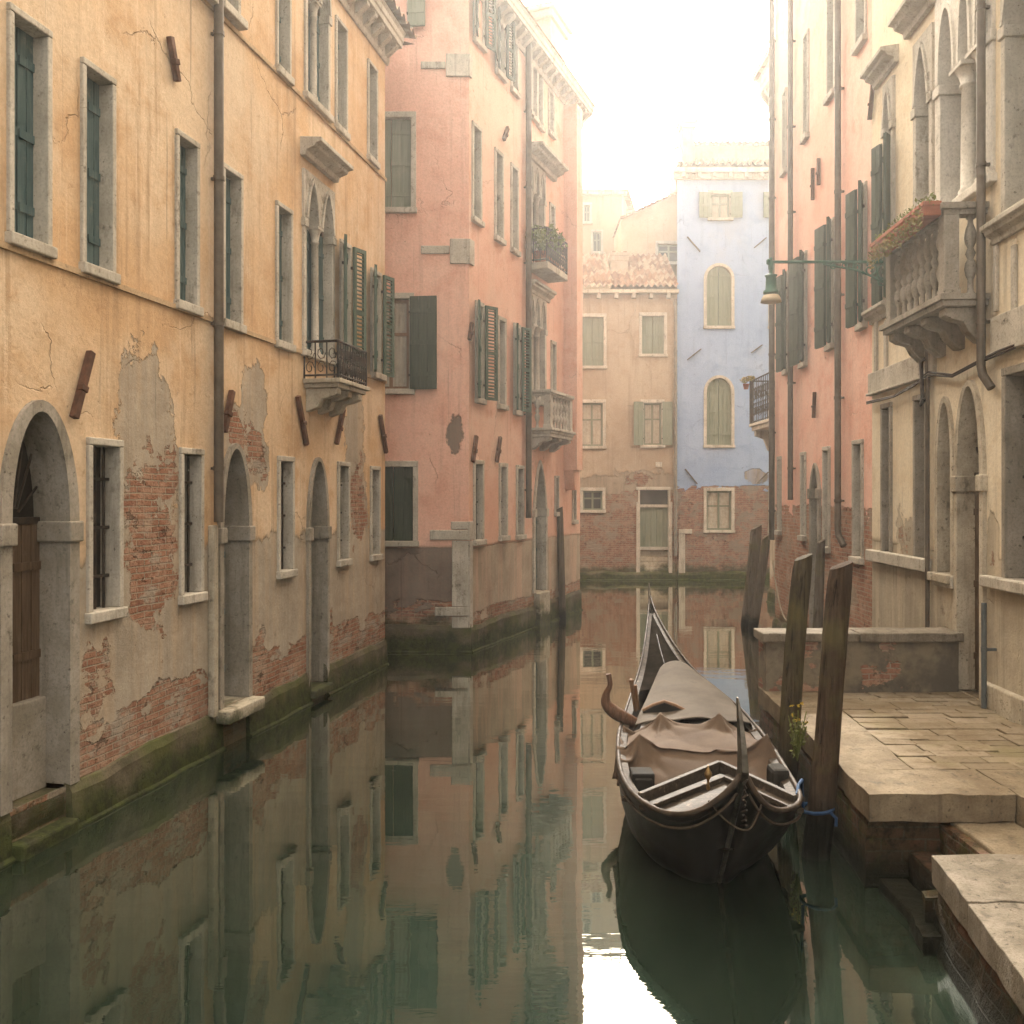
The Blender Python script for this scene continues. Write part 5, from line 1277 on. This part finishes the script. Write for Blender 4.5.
# stern deck, polished and slightly crowned, with a ridge batten
m = MB(); rows = []
i0 = 10*K
for i in range(i0, N):
    zg = (Lg[i].z + Rg[i].z)/2; rows.append([sect(i, f, zg - .03 + .05*(1-f*f)*min(1, (N-1-i)/12), .012, False) for f in (-1, -.6, -.2, .2, .6, 1)])
k = 6; m.add([p for r_ in rows for p in r_], [(i*k+j, i*k+j+1, (i+1)*k+j+1, (i+1)*k+j) for i in range(len(rows)-1) for j in range(k-1)], True)
wbuild(m, 'stern_deck', plain_mat('stern_deck_varnish', (.012,.010,.008), (.024,.02,.016), .55, 0, 5, .1, .0), GO)
for f in (.0,):
    m = MB(); m.tube([sect(i, f, (Lg[i].z+Rg[i].z)/2 + .012, .012, False) for i in range(i0, N-8, 2)], .007, 6); wbuild(m, 'deck_batten', M_['hull'], GO)
m = MB(); m.tube([(1.66, 10.84, 1.19), (1.662, 10.9, 1.27), (1.664, 10.93, 1.36)], [.02, .015, .006], 8); wbuild(m, 'stern_tip', M_['steel'], GO)
# seat back between the two cloths, rowlock, upright stick
m = MB(); pts = [(1.12,.50), (1.46,.50), (1.47,.585), (1.38,.63), (1.29,.66), (1.2,.63), (1.11,.585)]; m.prism(pts, 7.62, 7.68); sb_ = wbuild(m, 'seat_back', M_['hull'], GO, bevel=.01)
m = MB(); m.tube([(x, 7.64, z) for x, z in ((1.11,.585), (1.2,.632), (1.29,.663), (1.38,.632), (1.47,.585))], .018, 8); wbuild(m, 'seat_trim', M_['brown_wood'], sb_)
m = MB(); P = cr([(1.04,7.55,.50), (.93,7.52,.56), (.845,7.5,.615), (.785,7.5,.68), (.785,7.49,.76), (.815,7.48,.84), (.80,7.48,.93)], 4)
n_ = len(P); m.tube(P, [.045+.012*math.sin(i/n_*6) - .018*(i/n_)**2 for i in range(n_)], 10); wbuild(m, 'rowlock', plank_mat('rowlock_wood', (.10,.055,.035), (.16,.09,.06), .4), GO)
board((1.10,8.0,.50), (1.045,7.9,.80), .03, .03, 'upright_stick', 'brown_wood'); board((1.13,8.05,.50), (1.09,7.95,.74), .025, .025, 'upright_stick', 'brown_wood')
# ------------------------------------------------------------------ cloths on the boat
def cloth_mat(name, a, b):
    g = G(name); n = g.noise(3, 5, .65); w_ = g.noise(70, 2, .6); st_ = g.noise(6, 6, .7)
    c = g.mix(g.rng(n, .35, .65), a, b); c = g.mix(g.rng(st_, .56, .7, 0, .4), c, tuple(v*.55 for v in a))
    return g.done(c, .85, g.bump(g.add(g.mul(st_, .5), g.mul(w_, .2)), .3, .012), spec=.15)
def edge_x(y, Gl):
    for i in range(3*K, len(Gl)-1):
        if Gl[i].y <= y <= Gl[i+1].y:
            t = (y-Gl[i].y)/(Gl[i+1].y-Gl[i].y+1e-9); return Gl[i].x + (Gl[i+1].x-Gl[i].x)*t
    return Gl[-1].x
def sstep(a, b, x): t = min(1, max(0, (x-a)/(b-a))); return t*t*(3-2*t)
import numpy as np
def tent(rows, nx, ny, slack=1.045, steps=120, iters=12, seed=3):
    """a canvas stretched over a few props: rows of key points are filled in, the sheet is given a little spare cloth and
    let go between its props (key points marked 1) so that it sags and folds by itself"""
    K_ = np.array([[p[:3] for p in r] for r in rows], float); pin = np.array([[p[3] for p in r] for r in rows])
    nr, nc = K_.shape[:2]; P = np.zeros((ny+1, nx+1, 3)); fix = np.zeros((ny+1, nx+1), bool)
    for j in range(ny+1):
        for i in range(nx+1):
            a, b = j/ny*(nr-1), i/nx*(nc-1); r, c = min(int(a), nr-2), min(int(b), nc-2); u, v = a-r, b-c
            P[j, i] = (K_[r, c]*(1-u)*(1-v) + K_[r, c+1]*(1-u)*v + K_[r+1, c]*u*(1-v) + K_[r+1, c+1]*u*v)
    for r in range(nr):
        for c in range(nc):
            if pin[r, c]: fix[round(r/(nr-1)*ny), round(c/(nc-1)*nx)] = True
    fix |= False; rest = {}
    def L_(A, B): return np.linalg.norm(B-A, axis=-1, keepdims=True)*slack
    sets = []
    for o in (0, 1):
        nA = P[:, o:-1:2].shape[1]; sets.append(((slice(None), slice(o, o+2*nA-1, 2)), (slice(None), slice(o+1, o+2*nA, 2)), 1))
        nB = P[o:-1:2].shape[0]; sets.append(((slice(o, o+2*nB-1, 2), slice(None)), (slice(o+1, o+2*nB, 2), slice(None)), 1))
    for o in (0, 1):
        n_ = P[o:-1:2].shape[0]
        for q in (0, 1):
            k_ = P[:, q:-1:2].shape[1]; rs_, re_ = slice(o, o+2*n_-1, 2), slice(o+1, o+2*n_, 2); cs_, ce_ = slice(q, q+2*k_-1, 2), slice(q+1, q+2*k_, 2)
            sets.append(((rs_, cs_), (re_, ce_), .4)); sets.append(((rs_, ce_), (re_, cs_), .4))
    st_ = [(A, B, L_(P[A], P[B]), k) for A, B, k in sets]
    floor_ = P[..., 2] - .10; P0 = P.copy(); rsd = np.random.RandomState(seed)
    gx = np.linspace(0, 1, nx+1)[None, :]; gy = np.linspace(0, 1, ny+1)[:, None]
    P[..., 2] += .006*np.sin(gx*37 + 5*np.sin(gy*6)) + .006*np.sin(gy*29 + 4*np.sin(gx*7)) + rsd.randn(ny+1, nx+1)*.002
    V = np.zeros_like(P); dt = .012; w = np.where(fix, 0.0, 1.0)[..., None]
    for s_ in range(steps):
        V[..., 2] -= 9.8*dt; V *= .94; Q = P + V*dt*w
        for _ in range(iters):
            for A, B, L0, k in st_:
                d = Q[B]-Q[A]; l = np.linalg.norm(d, axis=-1, keepdims=True)+1e-9; ws = w[A]+w[B]+1e-9; c = d*(k*(1-L0/l)/ws)
                Q[A] = Q[A] + c*w[A]; Q[B] = Q[B] - c*w[B]
        Q[..., 2] = np.maximum(Q[..., 2], floor_); V = (Q-P)/dt; P = Q
    return P
rows = [[(.80,6.22,.36,0), (.84,6.16,.40,1), (.98,6.13,.375,0), (1.20,6.17,.40,1), (1.43,6.12,.37,0), (1.66,6.16,.40,1), (1.82,6.13,.40,0), (1.92,6.2,.46,1), (1.97,6.26,.40,0)],
        [(.66,6.42,.40,0), (.765,6.40,.545,1), (.95,6.36,.535,0), (1.19,6.36,.50,0), (1.43,6.35,.49,0), (1.67,6.36,.505,0), (1.85,6.36,.55,0), (1.93,6.42,.545,1), (2.00,6.44,.44,0)],
        [(.65,6.66,.38,0), (.775,6.66,.55,1), (.94,6.63,.655,1), (1.19,6.66,.635,0), (1.43,6.68,.60,0), (1.67,6.66,.63,0), (1.88,6.62,.66,1), (1.965,6.66,.545,1), (2.04,6.66,.44,0)],
        [(.72,6.95,.44,0), (.83,6.96,.545,1), (1.00,6.95,.63,0), (1.20,6.96,.635,0), (1.43,6.97,.62,0), (1.67,6.96,.635,0), (1.86,6.95,.63,0), (1.985,6.95,.545,1), (2.05,6.95,.45,0)],
        [(.84,7.24,.48,0), (.90,7.28,.545,1), (1.04,7.28,.625,0), (1.20,7.28,.655,1), (1.43,7.28,.66,0), (1.68,7.28,.66,1), (1.86,7.28,.62,0), (2.0,7.28,.54,1), (2.05,7.24,.46,0)],
        [(.90,7.40,.46,0), (.95,7.42,.50,0), (1.06,7.41,.54,0), (1.21,7.38,.57,0), (1.43,7.38,.56,0), (1.68,7.38,.57,0), (1.86,7.41,.55,0), (1.99,7.42,.50,0), (2.03,7.40,.46,0)]]
NA, NB = 96, 80
PTS = tent(rows, NA, NB)
for (a, b, sx) in ((.94, 6.63, 1), (1.88, 6.62, -1), (1.20, 7.28, 1), (1.68, 7.28, -1)):
    dx, dy = PTS[..., 0]-a, PTS[..., 1]-b; r_ = np.hypot(dx, dy); th = np.arctan2(dy, dx)
    f_ = .030*np.exp(-r_/.42)*np.clip(r_/.12, 0, 1)*(np.abs(np.sin(th*3.4 + a*3 + 1.5*r_))**.7 - .6)
    PTS[..., 1] -= f_*.7; PTS[..., 2] += f_*.75
m = MB(); vs = [tuple(p) for p in PTS.reshape(-1, 3)]
n = NA+1; m.add(vs, [(j*n+i, j*n+i+1, (j+1)*n+i+1, (j+1)*n+i) for j in range(NB) for i in range(NA)], True)
o = m.build('boat_cover', cloth_mat('tan_canvas', (.105,.072,.049), (.08,.054,.037)))
sd_ = o.modifiers.new('thickness', 'SOLIDIFY'); sd_.thickness = .006
tag(o, 'creased tan canvas cover draped over the middle of the gondola', 'boat cover', 'cloth covers on the gondola')
m = MB(); NA, NB = 40, 50; vs = []
for j in range(NB+1):
    y = 7.35 + 1.85*j/NB; xl, xr = edge_x(y, Lg)+.10+.06*(y-7.4), edge_x(y, Rg)-.02
    for i in range(NA+1):
        a = i/NA; x = xl + (xr-xl)*a; b = j/NB
        z = .545 + .05*math.sin(math.pi*a) + .13*b*b + .012*mnoise.noise(Vector((x*3.3, y*3.1, 7))) + .008*math.sin(x*16+y*2)*math.exp(-((b-.1)/.4)**2)
        vs.append((x, y, z - (.06 if i in (0, NA) else 0)))
n = NA+1; m.add(vs, [(j*n+i, j*n+i+1, (j+1)*n+i+1, (j+1)*n+i) for j in range(NB) for i in range(NA)], True)
o = m.build('boat_cover', cloth_mat('brown_grey_canvas', (.075,.06,.046), (.105,.085,.065)))
sd_ = o.modifiers.new('thickness', 'SOLIDIFY'); sd_.thickness = .006
tag(o, 'flat grey brown cover stretched over the rear of the gondola', 'boat cover', 'cloth covers on the gondola')

# ================================================================== street lamp on its bracket
Yl = 10.0; xw = RX + RD*Yl; zl = CH + (HV-262)/FOC*Yl
SLp = thing('street_lamp', 'green wall lamp hanging from a long scrolled iron bracket over the canal', 'street lamp', (xw, Yl, zl))
xl_ = ray(771)*Yl - xw
m = MB(); m.tube([(-.02, 0, 0), (xl_-.02, 0, 0)], .017, 8); m.lathe([(.01, -.03), (.022, -.02), (.022, .02), (.01, .03)], (xl_-.03, 0, 0), 8); m.box(-.015, 0, -.03, .03, -.30, .06); m.build('lamp_arm', M_['lamp_green'], SLp)
m = MB()
def spiral(cx_, cz_, r0, r1, a0, turns, n=22): return [(cx_ + (r0+(r1-r0)*i/n)*math.cos(a0+turns*2*math.pi*i/n), 0, cz_ + (r0+(r1-r0)*i/n)*math.sin(a0+turns*2*math.pi*i/n)) for i in range(n+1)]
m.tube([(-.01, 0, -.28), (-.10, 0, -.24), (-.25, 0, -.16), (-.42, 0, -.09), (-.62, 0, -.055), (-.80, 0, -.02)], .012, 6)
for (a, b, r0, t) in ((-.11, -.12, .10, 1.5), (-.27, -.09, .075, -1.4), (-.42, -.055, .05, 1.4), (-.56, -.035, .034, -1.3), (-.68, -.045, .04, 1.4), (-.15, -.22, .055, -1.3)):
    m.tube(spiral(a, b, r0, .012, 1.2, t), .009, 6)
for (a, b) in ((-.2, -.17), (-.35, -.12), (-.5, -.07), (-.08, -.05), (-.3, -.03)): m.lathe([(.004, -.02), (.016, 0), (.004, .02)], (a, 0, b), 8)
m.build('scroll_bracket', M_['lamp_green'], SLp)
m = MB(); m.lathe([(.008, .07), (.02, .055), (.012, .03), (.03, .01), (.03, -.06), (.02, -.08), (.02, -.11), (.06, -.125), (.07, -.13), (.055, -.15), (.062, -.29), (.085, -.30), (.085, -.33)][::-1], (xl_, 0, -.02), 16); m.build('lamp_cap', M_['lamp_green'], SLp)
m = MB(); m.lathe([(.07, -.43), (.115, -.425), (.10, -.38), (.085, -.352)], (xl_, 0, -.02), 20); m.build('lamp_shade', M_['lamp_shade'], SLp)

# ================================================================== plants
def world_on(F, s, y, z): return F.M @ Vector((s, y, z))
p0 = world_on(KC, sc0+.04, -.45, KC.z_(988, 202)-.10); Lp = sc1 - sc0 - .06
PL = thing('planter', 'long terracotta planter with straggly plants hung on the front rail of the cream palace balcony', 'planter', p0, KC.rot)
m = MB(); m.box(0, Lp, -.085, .065, 0, .115); m.box(-.01, Lp+.01, -.095, .064, .085, .125); m.build('box', M_['terracotta'], PL, bevel=.006)
m = MB()
for i in range(26): leaves(m, (Lp*i/26+.03, -.01, .15+.025*math.sin(i*1.7)), (.05, .07, .05+.03*abs(math.sin(i*2.3))), 22, .02, i)
m.build('foliage', M_['leaf'], PL)
m = MB()
for i in range(40): leaves(m, (Lp*(i+.5)/40, -.10, -.02), (.03, .015, .12), 14, .022, 200+i)
m.build('dry_stems', M_['leaf_dry'], PL)
def bush(name, label, c, rad, n, size, mat='leaf', seed=1, pot=.12):
    o = thing(name, label, 'plant', c); m = MB()
    m.lathe([(pot*.7, 0), (pot, pot*1.5), (pot*1.1, pot*1.5), (pot*1.1, pot*1.7), (pot*.9, pot*1.7)], (0, 0, 0), 12); m.build('pot', M_['terracotta'], o)
    m = MB(); rnd = random.Random(seed)
    for i in range(n // 30):
        q = (rnd.uniform(-1, 1)*rad[0]*.8, rnd.uniform(-1, 1)*rad[1]*.8, pot*1.7 + rad[2]*(.4+.7*rnd.random()))
        leaves(m, q, (rad[0]*.35, rad[1]*.35, rad[2]*.4), 30, size, seed*31+i)
    m.build('foliage', M_[mat], o); return o
zz = PS.z_(527, 263)
for k_, (uu, lab) in enumerate(((529.5, 'nearest bushy potted shrub spilling over the railing of the salmon building'), (536, 'middle bushy potted shrub on the upper balcony of the salmon building'), (543, 'farthest bushy potted shrub on the upper balcony of the salmon building'))):
    o = bush('potted_shrub', lab, world_on(PS, PS.s_(uu), -.2, zz), (.30, .34, .38), 620, .045, 'leaf', 5+k_); o['group'] = 'shrubs on the salmon balcony'
bush('potted_plant', 'dry yellow potted plant at the corner of the small railed balcony', world_on(RB, .5, -.36, 5.0 - .04), (.18, .18, .14), 260, .035, 'leaf_dry', 9, .07).location = world_on(RB, .3, -.62, 4.83)
o = thing('weed_plant', 'small yellow flowering weed growing from the quay wall beside the boat', 'plant', (2.14, 6.75, .42))
m = MB(); rnd = random.Random(3)
for i in range(16):
    a = rnd.uniform(0, 6.28); h = rnd.uniform(.12, .42); m.tube([(0, 0, 0), (.03*math.cos(a), .03*math.sin(a), h*.5), (.07*math.cos(a), .07*math.sin(a), h)], .004, 4); leaves(m, (.05*math.cos(a), .05*math.sin(a), h*.75), (.03, .03, .09), 9, .016, i)
m.build('stem', M_['leaf'], o); ypet = plain_mat('yellow_petals', (.55,.40,.05), (.48,.33,.05))
for i in range(9):
    m = MB(); leaves(m, (rnd.uniform(-.08, .08), rnd.uniform(-.08, .08), rnd.uniform(.25, .43)), (.012, .012, .012), 8, .012, 50+i); m.build('flower', ypet, o)

# ================================================================== morning haze
m = MB(); m.box(-70, 70, -30, 80, -1.6, 15.6)
hz_ = bpy.data.materials.new('morning_haze'); hz_.use_nodes = True; nt = hz_.node_tree; nt.nodes.clear()
o_ = nt.nodes.new('ShaderNodeOutputMaterial'); v_ = nt.nodes.new('ShaderNodeVolumePrincipled')
v_.inputs['Color'].default_value = (1.0, .98, .94, 1); v_.inputs['Density'].default_value = .0023; v_.inputs['Anisotropy'].default_value = .75
nt.links.new(v_.outputs[0], o_.inputs['Volume'])
ho = m.build('haze', hz_); structure(ho, 'stuff')
